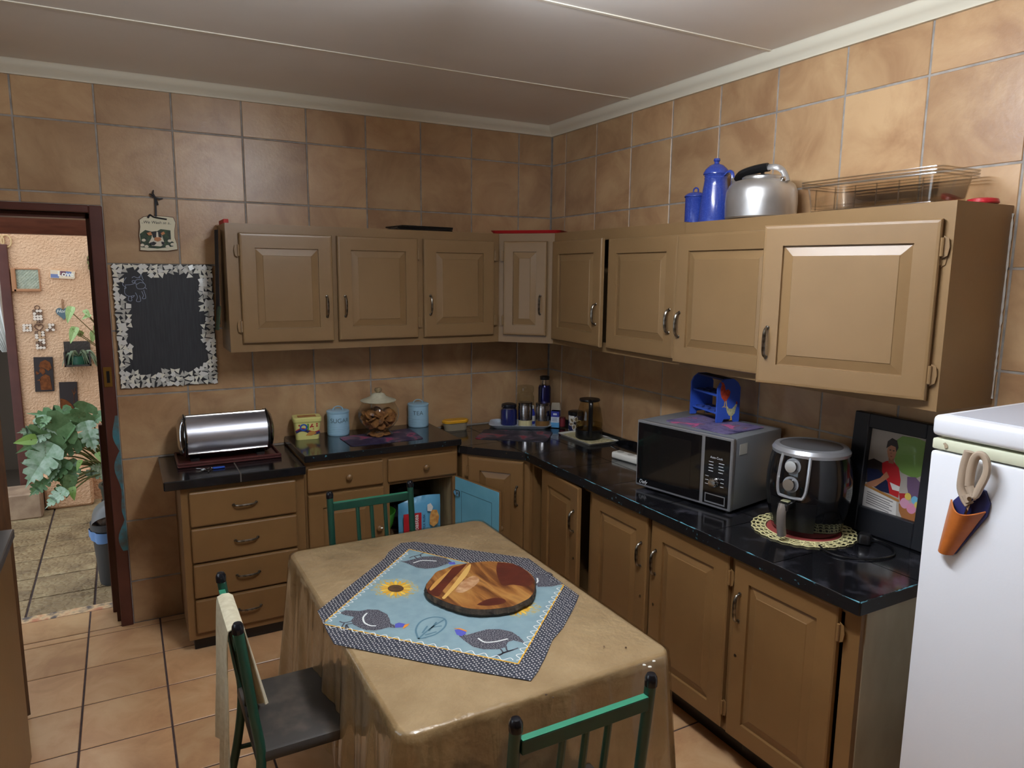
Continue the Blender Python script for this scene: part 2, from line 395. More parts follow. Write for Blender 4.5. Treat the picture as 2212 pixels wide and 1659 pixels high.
tag(s.build('trim_5', REDW, smooth=0), 'red brown frame of the second doorway across the courtyard', 'door frame', kind='structure')
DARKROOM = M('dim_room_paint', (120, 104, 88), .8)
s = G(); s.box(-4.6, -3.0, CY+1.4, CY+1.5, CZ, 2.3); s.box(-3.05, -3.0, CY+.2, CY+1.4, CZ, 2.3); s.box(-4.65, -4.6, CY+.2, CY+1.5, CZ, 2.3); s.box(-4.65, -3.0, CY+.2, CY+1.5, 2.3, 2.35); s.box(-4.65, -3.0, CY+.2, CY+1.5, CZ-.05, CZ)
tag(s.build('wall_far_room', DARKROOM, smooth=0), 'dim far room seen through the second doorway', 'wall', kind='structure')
def curt(u, v):
    wd = .62*(1-v)**1.15+.05
    return Vector((-3.335-wd*(1-u), CY+.16+.018*math.sin(40*u), 2.02-.80*v))
CURT = M('white_net_curtain', (240, 238, 232), .8)
tag(G().grid(curt, 40, 12).build('curtain', CURT, recalc=False), 'white net curtain in the far doorway', 'curtain')
REDB = M('courtyard_beam_wood', (138, 78, 54), .4, c2=(118, 64, 44), ns=8, scale=(1, 6, 6))
tag(G().box(-6.2, .2, .62, .72, 2.062, 2.19, b=.004).build('roof_beam', REDB, smooth=0), 'red brown wooden beam across the top of the doorway view', 'beam', kind='structure')
def wl(u, v, y=CY): return onp(u, v, 'y', y)
STONE = M('step_stone', (176, 148, 120), .8, c2=(150, 122, 98), ns=10)
tag(G().box(-4.4, -3.17, CY-.33, CY-.031, CZ, .17, b=.01).build('door_step', STONE, smooth=0), 'stone step in front of the far doorway', 'step', kind='structure')
tag(G().box(-3.165, -2.83, CY-.16, CY-.001, CZ, .26, b=.02).build('low_ledge', STUC, smooth=0), 'low stucco ledge under the climbing plant', 'ledge', kind='structure')
# things on the stucco wall
def facing(p, y=CY): return lambda a, b, d=0: Vector((p.x+a, y-d, p.z+b))
a, c = wl(33, 582), wl(86, 624)
gb = T('ventilation_window', 'small square patterned glass window set in the stucco wall', 'window', ((a.x+c.x)/2, CY, (a.z+c.z)/2))
s = G(); hw, hh = (c.x-a.x)/2, (a.z-c.z)/2
s.box(-hw-.02, hw+.01, -.03, 0, -hh-.02, -hh, b=.004); s.box(-hw-.03, -hw, -.03, 0, -hh-.02, hh+.01, b=.004); s.box(hw, hw+.008, -.012, 0, -hh, hh); s.box(-hw, hw, -.012, 0, hh, hh+.008)
s.build('frame', M('vent_frame', (170, 116, 76), .6), gb, smooth=0)
s = G(); s.box(-hw, hw, -.004, 0, -hh, hh); s.build('pane', M('patterned_glass', (186, 186, 160), .25, c2=(160, 164, 142), ns=30, bs=60, bd=.01), gb, smooth=0)
s = G()
for k in range(-7, 8):
    for q in (1, -1):
        p0 = []; 
        for t in (-1, 1):
            x = k*.022+q*t*hh; p0.append((max(-hw, min(hw, x)), -.005, t*hh if abs(x) <= hw else (hw*(1 if x > 0 else -1)-k*.022)/q))
        if abs(p0[0][2]) <= hh and abs(p0[1][2]) <= hh: s.tube(p0, .0022, 4)
s.build('glass_ridges', M('patterned_glass', (186, 186, 160)), gb)
a, c = wl(108, 585), wl(163, 601)
lv = T('love_sign', 'small wooden wall sign lettered Love with blue and maroon blocks', 'sign', ((a.x+c.x)/2, CY, (a.z+c.z)/2), rot=(0, .06, 0))
hw, hh = (c.x-a.x)/2, .032
G().prism([(-hw, -hh), (hw*.9, -hh*.95), (hw, -hh*.5), (hw*.96, 0), (hw, hh*.9), (-hw, hh), (-hw*.97, 0)], lambda x, z, d: Vector((x, -d, z)), 0, .014).build('board', M('sign_beige', (222, 196, 164), .7), lv, smooth=0)
G().box(-hw*.2, hw*.62, -.0148, -.014, -hh*.35, hh*.85).build('maroon_block', M('sign_maroon', (112, 68, 78), .7), lv, smooth=0)
G().box(-hw*.96, -hw*.3, -.0148, -.014, -hh*.9, 0).build('blue_block', M('sign_blue', (112, 122, 158), .7), lv, smooth=0)
G().box(hw*.25, hw*.7, -.0150, -.0148, -hh*.3, hh*.8).build('blue_block', M('sign_blue', (112, 122, 158), .7), lv, smooth=0)
textmesh('lettering', 'Love', .056, M('sign_white', (240, 232, 214), .6), lv, lambda x, y: Vector((x+.02, -.0156, y+.004)), bold=.001)
a = wl(137, 676)
ht = T('heart_sign', 'slate grey hanging heart sign lettered Home', 'sign', (a.x, CY, a.z))
hp = []
for k in range(28):
    t = 2*PI*k/28; hp.append((.0036*16*math.sin(t)**3*.88, .0036*(13*math.cos(t)-5*math.cos(2*t)-2*math.cos(3*t)-math.cos(4*t))*.95))
G().prism(hp, lambda x, z, d: Vector((x, -d, z)), .002, .012).build('heart', M('slate_blue', (88, 106, 112), .7), ht, smooth=0)
G().tube([(-.003, -.008, .02), (-.004, -.006, .10), (0, -.006, .112), (.006, -.006, .10), (.003, -.008, .02)], .0022, 5).build('string', M('jute', (140, 96, 60), .9), ht)
textmesh('lettering', 'Home', .036, M('sign_white', (240, 232, 214), .6), ht, lambda x, y: Vector((x, -.0128, y+.014)), shear=.3)
# cross of stone chips
a = wl(84, 707)
cr = T('stone_cross', 'wall cross of pale stone chips with a heart opening', 'cross', (a.x, CY, a.z))
CHIPS = [M('stone_chip_light', (228, 208, 188), .6), M('stone_chip_tan', (190, 152, 116), .6), M('stone_chip_dark', (120, 90, 68), .6)]
s = G()
for x0, x1, z0, z1 in ((-.03, .03, .035, .14), (-.03, .035, -.17, -.03), (-.105, -.045, -.03, .028), (.045, .105, -.03, .028)): s.box(x0, x1, -.012, 0, z0, z1, b=.003)
s.build('backing', M('cross_backing', (96, 66, 50), .8), cr, smooth=0)
chipm = []
for q in range(5):
    s = G(); n = 5+q % 2; pts = [(.0125*math.cos(2*PI*k/n+q)*(.8+.4*rnd.random()), .0125*math.sin(2*PI*k/n+q)*(.8+.4*rnd.random())) for k in range(n)]
    s.prism(pts, lambda x, z, d: Vector((x, -d, z)), 0, .008, tri=False); me = s.mesh('chip', 0); me.materials.append(CHIPS[q % 3 if q < 3 else 0]); chipm.append(me)
for x0, x1, z0, z1 in ((-.03, .03, .035, .14), (-.03, .035, -.17, -.03), (-.105, -.045, -.03, .028), (.045, .105, -.03, .028)):
    nx = max(1, round((x1-x0)/.021)); nz = max(1, round((z1-z0)/.021))
    for i in range(nx):
        for j in range(nz):
            put('stone_chip', rnd.choice(chipm), cr, loc=(x0+(i+.5)*(x1-x0)/nx, -.012, z0+(j+.5)*(z1-z0)/nz), rot=(0, rnd.uniform(0, 6), 0))
hw2 = [(x*.55, -.008, z*.55+.0) for x, z in hp]
G().tube(hw2, .004, 5, closed=True).build('wire_heart', M('cross_wire', (110, 76, 56), .6), cr)
G().tube(arc((0, .155), .016, -1.2, 4.3, 12, lambda x, z: Vector((x, -.005, z))), .003, 5).build('hanging_loop', M('cross_wire', (110, 76, 56), .6), cr)
# copper pictures
COPB = M('dark_plaque', (44, 32, 30), .5); COP = M('copper_relief', (150, 88, 48), .35, .6, c2=(110, 60, 34), ns=40)
for (u0, v0, u1, v1), lab, kind in (((71, 772, 119, 844), 'dark plaque with a copper relief of a woman smoking a pipe', 0), ((126, 826, 172, 905), 'dark plaque with a copper round hut and bare tree', 1)):
    a, c = wl(u0, v0), wl(u1, v1); cx, cz = (a.x+c.x)/2, (a.z+c.z)/2
    pq = T('copper_picture', lab, 'picture', (cx, CY, cz), rot=(0, .03, 0)); hw, hh = (c.x-a.x)/2, (a.z-c.z)/2
    G().box(-hw, hw, -.015, 0, -hh, hh, b=.002).build('board', COPB, pq, smooth=0)
    def Q(poly, d=.0175): G().prism([(x*hw, z*hh) for x, z in poly], lambda x, z, dd: Vector((x, -dd, z)), .015, d).build('copper_relief', COP, pq, smooth=0)
    if kind == 0:
        Q([(-.5, .45), (-.3, .72), (.2, .85), (.7, .7), (.85, .35), (.5, .2), (.1, .35)]); Q([(-.35, .42), (.1, .32), (.15, .1), (-.1, -.02), (-.3, .1), (-.48, .2)])
        Q([(-.35, -.15), (.15, .02), (.6, -.1), (.8, -.9), (-.4, -.9), (-.45, -.4)]); Q([(-.85, .1), (-.75, .22), (-.55, .1), (-.3, .16), (-.6, .02), (-.8, 0)]); Q([(-.8, -.35), (-.35, -.25), (-.35, -.35)])
    else:
        Q([(-.95, .15)] + [(-.95+1.75*math.sin(t*PI/24), .15-1.15*(1-math.cos(t*PI/24))) for t in range(1, 13)] + [(-.95, -1)])
        G().tube([(hw*.55, -.016, -hh*.1), (hw*.6, -.016, hh*.4), (hw*.75, -.016, hh*.7)], .002, 4).tube([(hw*.6, -.016, hh*.3), (hw*.4, -.016, hh*.6)], .002, 4).tube([(hw*.6, -.016, hh*.35), (hw*.85, -.016, hh*.5)], .002, 4).build('copper_tree', COP, pq)
# half seen wreath and wicker hoops
a = wl(205, 568)
wr = T('twig_wreath', 'dark twig wreath partly behind the door frame', 'wreath', (a.x+.03, CY, a.z))
s = G()
for k in range(3): s.tube([(.075*math.cos(t*2*PI/18)+.008*math.sin(5*t+k), -.02-.008*math.cos(3*t+k*2), .095*math.sin(t*2*PI/18)+.006*math.cos(4*t+k)) for t in range(18)], .007, 5, closed=True)
s.build('twigs', M('twig', (78, 58, 34), .9), wr)
for k in range(14):
    t = 2*PI*k/14; G().prism([(-.012, 0), (0, .018), (.012, 0), (0, -.018)], lambda x, z, d: Vector((x, -d, z)), 0, .003).build('leaf', M('wreath_leaf', (104, 96, 50), .7), wr, loc=(.075*math.cos(t), -.035, .095*math.sin(t)), rot=(.3, t*3, .2))
a = wl(14, 521)
hp_ = T('wicker_hoops', 'pair of pale wicker hoops on the wall at the top left', 'hoops', (a.x-.03, CY, a.z))
for dx, r in ((-.02, .05), (.03, .045)):
    G().tube([(dx+r*.7*math.cos(t*PI/9), -.015, r*math.sin(t*PI/9)) for t in range(18)], .006, 6, closed=True).build('hoop', M('wicker', (206, 170, 120), .7), hp_)
# niche planter
a, c = wl(137, 738), wl(198, 787)
pb = T('wall_planter', 'dark wire wall basket with a green pot and trailing grey leaves', 'planter', ((a.x+c.x)/2, CY, c.z))
hw, hh = (c.x-a.x)/2, a.z-c.z
s = G(); s.box(-hw, hw, -.01, 0, 0, hh); s.box(-hw, hw, -.11, -.01, 0, .012); s.box(-hw, -hw+.01, -.11, 0, 0, hh*.6); s.box(hw-.01, hw, -.11, 0, 0, hh*.6)
s.build('basket', M('dark_basket', (58, 48, 40), .8, bs=60, bd=.01), pb, smooth=0)
G().lathe([(0, .012), (.05, .012), (.062, .075), (.056, .075), (.05, .03), (0, .03)], 18, (.01, -.055, 0), sx=1.1, sy=.75).build('pot', M('green_pot', (40, 84, 62), .4), pb)
GREYL = M('grey_green_leaf', (128, 138, 108), .6, c2=(96, 110, 80), ns=20)
for k in range(16):
    an = rnd.uniform(-.2, PI+.2); L = rnd.uniform(.07, .14)
    pts = smooth_path([(.01, -.055, .075), (.01+math.cos(an)*L*.6, -.055-abs(math.sin(an))*L*.4, .11+rnd.uniform(-.02, .02)), (.01+math.cos(an)*L, -.055-abs(math.sin(an))*L*.6, .06-rnd.uniform(0, .10))], 4)
    G().tube(pts, [.003, .006, .009, .010, .010, .009, .007, .004, .001][:len(pts)], 5, sy=.3).build('leaf', GREYL, pb)
# ---------------------------------------------------------------- plants, bin
def leaf_outline(kind):
    if kind == 'monstera':
        half = [(0, -.22), (.16, -.36), (.36, -.30), (.46, -.12), (.40, -.06), (.16, -.04), (.42, .02), (.46, .14), (.40, .20), (.13, .12), (.38, .28), (.38, .40), (.11, .28), (.28, .50), (.25, .60), (.08, .44), (.14, .70), (.06, .66), (0, .92)]
    elif kind == 'heart':
        half = [(0, -.22), (.16, -.38), (.34, -.32), (.40, -.08), (.34, .22), (.20, .58), (.08, .82), (0, .95)]
    else:
        half = [(0, -.1), (.14, .0), (.22, .25), (.17, .55), (.07, .82), (0, .95)]
    return half
def leaf_mesh(kind, mat):
    s = G(); h = leaf_outline(kind); n = len(h)
    def z(x, y): return .16*abs(x) - .10*y*y
    mid = [s.bm.verts.new((0, y, z(0, y))) for x, y in h]
    for sg in (1, -1):
        ed = [s.bm.verts.new((sg*x, y, z(x, y))) if x > 0 else mid[i] for i, (x, y) in enumerate(h)]
        for i in range(n-1):
            vs = []
            for v in (mid[i], ed[i], ed[i+1], mid[i+1]):
                if v not in vs: vs.append(v)
            if len(vs) > 2: s._f(vs if sg > 0 else vs[::-1])
    bmesh.ops.remove_doubles(s.bm, verts=s.bm.verts, dist=1e-6)
    d = bmesh.ops.duplicate(s.bm, geom=list(s.bm.verts)+list(s.bm.edges)+list(s.bm.faces))
    nv = [g for g in d['geom'] if isinstance(g, bmesh.types.BMVert)]; nf = [g for g in d['geom'] if isinstance(g, bmesh.types.BMFace)]
    for v in nv: v.co.z -= .012
    bmesh.ops.reverse_faces(s.bm, faces=nf)
    me = s.mesh('leaf', 0, False); me.materials.append(mat); return me
LEAFD = M('monstera_leaf', (84, 118, 72), .32, c2=(116, 148, 102), ns=5, rand=True)
LEAFG = M('sheen_pale_leaf', (162, 180, 156), .28, c2=(112, 142, 104), ns=5, rand=True)  # monstera leaf with its pale reflections put into the colour
LEAFY = M('young_leaf', (132, 164, 78), .4)
LM = {('m', 0): leaf_mesh('monstera', LEAFD), ('m', 1): leaf_mesh('monstera', LEAFG), ('h', 0): leaf_mesh('heart', LEAFD), ('h', 2): leaf_mesh('heart', LEAFY), ('o', 2): leaf_mesh('oval', LEAFY), ('o', 0): leaf_mesh('oval', LEAFD)}
def place_leaf(parent, key, base, tip, size, roll=0, wd=1.0):
    """leaf whose stalk end sits at base and whose tip points to tip"""
    y = (tip-base).normalized(); nrm = Vector((0, -1, .45)).normalized(); nrm = (nrm-y*nrm.dot(y)).normalized(); x = y.cross(nrm)
    R = Matrix((x, y, nrm)).transposed() @ Matrix.Rotation(roll, 3, 'Y')
    o = bpy.data.objects.new('leaf', LM[key]); COL.objects.link(o); o.parent = parent
    o.matrix_parent_inverse = XF[parent.name].inverted()
    o.matrix_basis = Matrix.LocRotScale(base, R.to_quaternion(), Vector((size*wd, size, size)))
    return o
mon = T('monstera_plant', 'large split leaved monstera in a dark pot by the stucco wall', 'plant', (-2.62, 1.95, CZ))
G().lathe([(0, 0), (.11, 0), (.14, .28), (.15, .28), (.15, .30), (.13, .30), (.12, .24), (0, .24)], 24).build('pot', M('dark_green_pot', (50, 58, 48), .5), mon)
MS = M('monstera_stem', (104, 112, 62), .5)
root = Vector((-2.64, 1.93, .30))
# (kind, shade, base px, tip px, distance y)
LV = [('m', 0, (150, 905), (52, 888), 1.72), ('m', 0, (120, 930), (28, 985), 1.60), ('m', 1, (92, 912), (128, 940), 1.62), ('h', 2, (66, 950), (28, 957), 1.55),
      ('m', 1, (98, 985), (48, 1060), 1.55), ('m', 0, (150, 960), (90, 985), 1.66), ('m', 1, (150, 895), (135, 930), 1.75), ('m', 0, (180, 890), (152, 945), 1.70),
      ('m', 0, (215, 900), (185, 925), 1.75), ('m', 1, (190, 930), (208, 985), 1.60), ('h', 0, (150, 930), (130, 965), 1.62), ('h', 2, (172, 1000), (165, 1018), 1.58),
      ('h', 2, (215, 985), (228, 1005), 1.60), ('m', 0, (135, 1010), (95, 1050), 1.60), ('m', 0, (155, 1020), (135, 1055), 1.60), ('h', 0, (150, 1040), (145, 1078), 1.55),
      ('m', 1, (130, 1068), (93, 1100), 1.45), ('h', 2, (157, 1060), (160, 1082), 1.50), ('m', 0, (110, 1000), (60, 1025), 1.62), ('m', 0, (175, 950), (165, 985), 1.72), ('m', 0, (90, 1045), (60, 1075), 1.58), ('h', 0, (125, 975), (105, 1000), 1.58)]
RL = random.Random(4)
for k in range(15):
    u, v = RL.uniform(62, 222), RL.uniform(890, 1055); a = RL.uniform(1.3, 3.4); L = RL.uniform(26, 48)
    if u < 90 and v > 1035: continue
    LV.append((RL.choice('mmmh'), 0, (u, v), (u+L*math.cos(a), v+L*math.sin(a)*.9), RL.uniform(1.56, 1.82)))
    if LV[-1][0] == 'm' and k % 2: LV[-1] = ('m', 1) + LV[-1][2:]
for i, (k, sh, b0, t0, yy) in enumerate(LV):
    base, tip = wl(*b0, yy), wl(*t0, yy-.04); L = (tip-base).length
    place_leaf(mon, (k, sh), base, tip, L/.98, rnd.uniform(-.6, .6), rnd.uniform(.75, 1.05))
    G().tube(smooth_path([root, (root+base)/2+Vector((0, .05, .06)), base], 5), .0055, 6).build('stem', MS, mon, world=True)
cal = T('arrowhead_plant', 'pale green arrow leaved plant reaching in from the right in the doorway', 'plant', (-2.45, 1.1, 1.0))
cr0 = Vector((-2.45, 1.1, 1.14))
PALE = M('pale_arrow_leaf', (200, 220, 148), .4, c2=(170, 202, 120), ns=8)
G().lathe([(0, 1.02), (.06, 1.02), (.09, 1.18), (.08, 1.18), (0, 1.16)], 18).build('pot', M('dark_green_pot', (50, 58, 48)), cal, world=True, loc=(-2.45, 1.1, CZ))
G().lathe([(0, 0), (.12, 0), (.12, .02), (.02, .03), (.02, 1.0), (.08, 1.0), (.08, 1.018), (0, 1.018)], 16).build('plant_stand', REDB, cal, world=True, loc=(-2.45, 1.1, CZ))
LM[('h', 3)] = leaf_mesh('heart', PALE)
for b0, t0, yy in (((152, 672), (142, 706), 1.05), ((190, 682), (172, 692), 1.10), ((160, 716), (148, 750), 1.05), ((172, 720), (150, 706), 1.07), ((208, 715), (200, 700), 1.12), ((202, 722), (197, 748), 1.1), ((186, 674), (198, 690), 1.1)):
    base, tip = wl(*b0, yy), wl(*t0, yy-.03); place_leaf(cal, ('h', 3), base, tip, (tip-base).length/1.25, rnd.uniform(-.4, .4), .85)
    G().tube(smooth_path([cr0, (cr0+base)/2+Vector((0, 0, .02)), base], 4), .003, 5).build('stem', M('pale_stem', (142, 120, 74), .5), cal, world=True)
bn = T('waste_bin', 'grey swing lid waste bin with a blue bag behind the door jamb', 'bin', (-2.665, .74, CZ))
GREYB = M('dark_grey_plastic', (70, 70, 72), .45)
G().lathe([(0, 0), (.085, 0), (.088, .01), (.112, .35), (.118, .35), (.118, .39), (.106, .39), (.10, .36), (.082, .02), (0, .02)], 28).build('bin_body', GREYB, bn)
G().grid(lambda u, v: Vector(((.121+.006*math.sin(30*u)+.004*math.sin(71*u))*math.cos(2*PI*u), (.121+.006*math.sin(30*u))*math.sin(2*PI*u), .345-.055*v+.01*math.sin(17*u)*v)), 60, 4, True).build('bin_bag', M('blue_bag', (112, 156, 214), .3), bn)
G().grid(lambda u, v: Vector((.108*math.cos(PI*v), -.1+.0*u+.19*u, .39+.108*math.sin(PI*v)*(.5+.5*min(1, u*3)))), 8, 14).build('lid', M('lid_grey', (110, 108, 106), .4), bn, recalc=False)
CRUMP = M('crumpled_wrapper', (214, 190, 172), .5, c2=(240, 232, 226), ns=20)
for k, (x, y, z, r) in enumerate(((-.05, -.03, .40, .035), (.0, -.05, .41, .032), (-.03, .03, .42, .035))):
    s = G(); bmesh.ops.create_icosphere(s.bm, subdivisions=2, radius=r)
    for v in s.bm.verts: v.co *= rnd.uniform(.75, 1.2)
    tag(s.build('crumpled_wrapper', CRUMP, smooth=0, loc=(-2.665+x, .74+y, CZ+z)), ('leftmost crumpled pale wrapper in the waste bin', 'crumpled pale wrapper at the front of the waste bin', 'crumpled pale wrapper at the back of the waste bin')[k], 'wrapper', 'rubbish in the bin')

# ================================================================ cabinets
def arch_handle(L=.105, h=.026):
    s = G(); pts = [(0, 0, -L/2), (0, -h*.55, -L*.46), (0, -h*.9, -L*.30), (0, -h, 0), (0, -h*.9, L*.30), (0, -h*.55, L*.46), (0, 0, L/2)]
    s.tube(smooth_path(pts, 3), [.004+.003*math.sin(PI*k/18) for k in range(19)], 8, sy=.75)
    s.sphere((0, -.001, -L/2), .008, 8, 5, sy=.5); s.sphere((0, -.001, L/2), .008, 8, 5, sy=.5)
    me = s.mesh('handle'); me.materials.append(PEWTER); return me
HAND = arch_handle()
def hinge_mesh(mat):
    s = G(); s.cyl((0, -.006, -.028), (0, -.006, .028), .0055, seg=8); s.prism([(.002, -.034), (.016, -.026), (.020, 0), (.016, .026), (.002, .034)], lambda x, z, d: Vector((x, -d, z)), 0, .003)
    me = s.mesh('hinge', 0); me.materials.append(mat); return me
HINGE = {PAINT.name: hinge_mesh(PAINT), PAINTL.name: hinge_mesh(PAINTL)}
def raised_panel(wd, h, t=.022, st=.072, side=1):
    """door slab with a raised centre panel; hinge edge at x = 0, front at y = -t"""
    s = G(); x0, x1 = (0, wd) if side > 0 else (-wd, 0)
    def rect(i, y): return [s.bm.verts.new(p) for p in ((x0+i, y, i), (x1-i, y, i), (x1-i, y, h-i), (x0+i, y, h-i))]
    R = [rect(0, 0), rect(0, -t+.006), rect(.004, -t+.001), rect(.012, -t), rect(st, -t), rect(st+.001, -t+.010), rect(st+.004, -t+.010), rect(st+.036, -t+.0015), rect(st+.038, -t-.0005)]
    s._f(R[0])
    for a, b in zip(R, R[1:]): s.skin(a, b)
    s._f(R[-1]); return s
def door(parent, x, z, wd, h, hinge, ang, paint, yf, handle=None, hz=None, keyhole=None, hinges=True, st=.072, label=None, pull='arch'):
    """hinge 'L': hinge line at x ; 'R': hinge line at x+wd ; yf is the face plane (front is -y)"""
    sd = 1 if hinge == 'L' else -1
    px = x if sd > 0 else x+wd
    d = raised_panel(wd, h, st=st, side=sd).build('door', paint, parent, smooth=0, loc=(px, yf-.002, z), rot=(0, 0, -sd*math.radians(ang)))
    if handle is not None:
        hx = (wd-.035)*sd
        if pull == 'arch': put('handle', HAND, d, loc=(hx, -.0222, handle))
        else: put('knob', KNOB, d, loc=(hx, -.022, handle))
    if hinges:
        for q in (.085, h-.085):
            o = put('hinge', HINGE[paint.name], d, loc=(-.004*sd, -.012, q)); o.scale = (-sd, 1, 1)
    if keyhole:
        G().cyl((0, -.0222, 0), (0, -.0235, 0), .006, seg=8).build('keyhole', PEWTER, d, loc=((wd-.03)*sd, 0, keyhole), rot=(0, 0, 0))
    return d
def knob_mesh(mat):
    s = G(); s.lathe([(0, .032), (.010, .031), (.016, .026), (.017, .019), (.012, .012), (.008, .008), (.009, 0), (0, 0)], 16)
    bmesh.ops.rotate(s.bm, verts=s.bm.verts, cent=(0, 0, 0), matrix=Matrix.Rotation(PI/2, 3, 'X')); me = s.mesh('knob'); me.materials.append(mat); return me
KNOB = knob_mesh(PAINTL)
def carcass(parent, W, D, H, stiles, rails, paint, t=.018, back=True, z0=0):
    """hollow box, front at y = -D, with a face frame"""
    s = G(); e = .0002
    s.box(0, t, -D+.02, 0, z0, H); s.box(W-t, W, -D+.02, 0, z0, H); s.box(t, W-t, -D+.02, 0, z0, z0+t); s.box(t, W-t, -D+.02, 0, H-t, H); s.box(t, W-t, -.008, 0, z0+t, H-t)
    for a, b in stiles: s.box(a, b, -D, -D+.02, z0, H)
    for k in range(len(stiles)-1):
        for a, b in rails: s.box(stiles[k][1], stiles[k+1][0], -D, -D+.02, a, b)
    return s.build('carcass', paint, parent, smooth=0)
UZ0, UZ1, UD = 1.468, 2.105, .31
# left run of wall cabinets
ux0 = -2.06
uc = T('wall_cabinet', 'long tan three door wall cabinet on the back wall', 'cabinet', (ux0, -.002, UZ0))
W = -.55-ux0
carcass(uc, W, UD, UZ1-UZ0, [(0, .075), (.50, .56), (.98, 1.045), (W-.05, W)], [(0, .055), (UZ1-UZ0-.055, UZ1-UZ0)], PAINT)
dz, dh = 1.513-UZ0, .546
door(uc, -2.0-ux0, dz, .455, dh, 'L', 1.5, PAINT, -UD, handle=.18)
door(uc, -1.517-ux0, dz, .45, dh, 'R', .6, PAINT, -UD, handle=.18)
door(uc, -1.032-ux0, dz, .442, dh, 'R', .4, PAINT, -UD, handle=.18)
# corner wall cabinet
cu = T('corner_wall_cabinet', 'narrow tan one door corner wall cabinet set diagonally', 'cabinet', (-.55, -.312, UZ0), -PI/4)
s = G(); pts = [(-.549, -.312), (-.312, -.549), (-.002, -.549), (-.002, -.002), (-.549, -.002)]
s.prism(pts, lambda x, y, d: Vector((x, y, d)), UZ0, UZ1).build('carcass', PAINT, cu, world=True, smooth=0)
door(cu, .035, dz, .262, dh, 'L', .5, PAINT, -.002, handle=.18, st=.06)
# right run
ra = T('wall_cabinet', 'tan two door wall cabinet on the right wall next to the corner', 'cabinet', (-.002, -.551, UZ0), -PI/2)
W = 1.09
carcass(ra, W, UD, UZ1-UZ0, [(0, .02), (.525, .56), (W-.02, W)], [(0, .05), (UZ1-UZ0-.055, UZ1-UZ0)], PAINT)
door(ra, .012, .03, .525, .558, 'L', 3.5, PAINT, -UD, handle=.17, hinges=False)
door(ra, .55, .026, .525, .556, 'L', .6, PAINT, -UD, handle=.17, hinges=False)
rb = T('wall_cabinet', 'tan two door wall cabinet nearest the fridge with one door ajar', 'cabinet', (-.002, -1.642, UZ0-.012), -PI/2)
W = 2.817-1.642; H = UZ1-UZ0+.008
carcass(rb, W, UD, H, [(0, .02), (.56, .60), (W-.055, W)], [(0, .05), (H-.06, H)], PAINT)
door(rb, .008, .03, .555, .562, 'R', 3.5, PAINT, -UD, handle=.17, hinges=False)
door(rb, .588, .03, .555, .562, 'R', 18.5, PAINT, -UD, handle=.15)
G().tube([(W+.0015, -.004, .02+.6*k/40) for k in range(41)], [rnd.uniform(.0012, .0055) for k in range(41)], 6).build('sealant', M('chalky_sealant', (206, 204, 196), .8), rb)
for q in (.11, .48): put('hinge', HINGE[PAINT.name], rb, loc=(W-.032, -UD-.001, q))

# left drawer unit --------------------------------------------------
dc = T('drawer_cabinet', 'brown four drawer base cabinet under the bread bin', 'cabinet', (-2.34, -.002, 0))
W, D = .578, .488
s = G(); s.box(0, W, -D, 0, .075, .853); s.build('carcass', PAINTL, dc, smooth=0)
G().box(.025, W-.025, -D+.04, 0, .006, .075).build('plinth', BLACKP, dc, smooth=0)
def drawer(parent, x0, x1, z0, z1, yf, kn=False):
    d = G().box(x0, x1, yf-.022, yf-.001, z0, z1, b=.008, seg=2).build('drawer', PAINTL, parent, smooth=0)
    if kn: put('knob', KNOB, d, loc=((x0+x1)/2+.01, yf-.021, (z0+z1)/2))
    else: put('handle', HAND, d, loc=((x0+x1)/2, yf-.0225, (z0+z1)/2), rot=(0, PI/2, 0))
for z0, z1 in ((.655, .828), (.474, .645), (.293, .464), (.112, .283)): drawer(dc, .035, W-.045, z0, z1, -D)
wt = T('worktop', 'short black worktop under the bread bin', 'worktop', (-2.41, -.002, .855))
G().box(0, .65, -.533, 0, 0, .045, b=.004).build('slab', BLACKTOP, wt, smooth=0)
s = G(); s.box(.335, .341, -.5335, -.1, .0448, .0456); s.box(.335, .341, -.5345, -.533, .005, .0448); s.build('seam', JOINT, wt, smooth=0)
# middle unit ---------------------------------------------------------
mc = T('base_cabinet', 'brown two drawer base cabinet with one door swung open', 'cabinet', (-1.757, -.002, 0))
W, D, H = .862, .47, .908
s = G(); t = .018
s.box(0, t, -D+.02, 0, .08, H); s.box(W-t, W, -D+.02, 0, .08, H); s.box(t, W-t, -D+.02, 0, .08, .08+t); s.box(t, W-t, -.01, 0, .08+t, H)
s.box(0, .03, -D, -D+.02, .08, H); s.box(W-.03, W, -D, -D+.02, .08, H); s.box(.415, .455, -D, -D+.02, .08, H)
for a, b_ in ((.03, .415), (.455, W-.03)): s.box(a, b_, -D, -D+.02, .872, H); s.box(a, b_, -D, -D+.02, .722, .745); s.box(a, b_, -D, -D+.02, .08, .11)
s.box(t, W-t, -D+.02, -.01, .722, .74)
s.build('carcass', PAINTL, mc, smooth=0)
PINE = M('pale_cabinet_lining', (176, 156, 116), .7, c2=(150, 130, 96), ns=6, scale=(8, 8, 1))
G().box(W-.0195, W-.0185, -D+.022, -.012, .10, .72).build('lining', PINE, mc, smooth=0)
G().box(.03, W-.03, -D+.05, -.05, .006, .08).build('plinth', BLACKP, mc, smooth=0)
drawer(mc, .012, .418, .740, .872, -D, True); drawer(mc, .444, W-.008, .740, .872, -D, True)
door(mc, .012, .10, .406, .625, 'L', 0, PAINTL, -D, handle=.40, hinges=False, pull='knob')
bd = door(mc, .458, .10, .392, .62, 'R', 102, PAINTL, -D-.004, handle=.40, hinges=False, pull='knob')
BLUEI = M('light_blue_inner_paint', (108, 178, 202), .5, c2=(120, 190, 212), ns=6, bs=30)
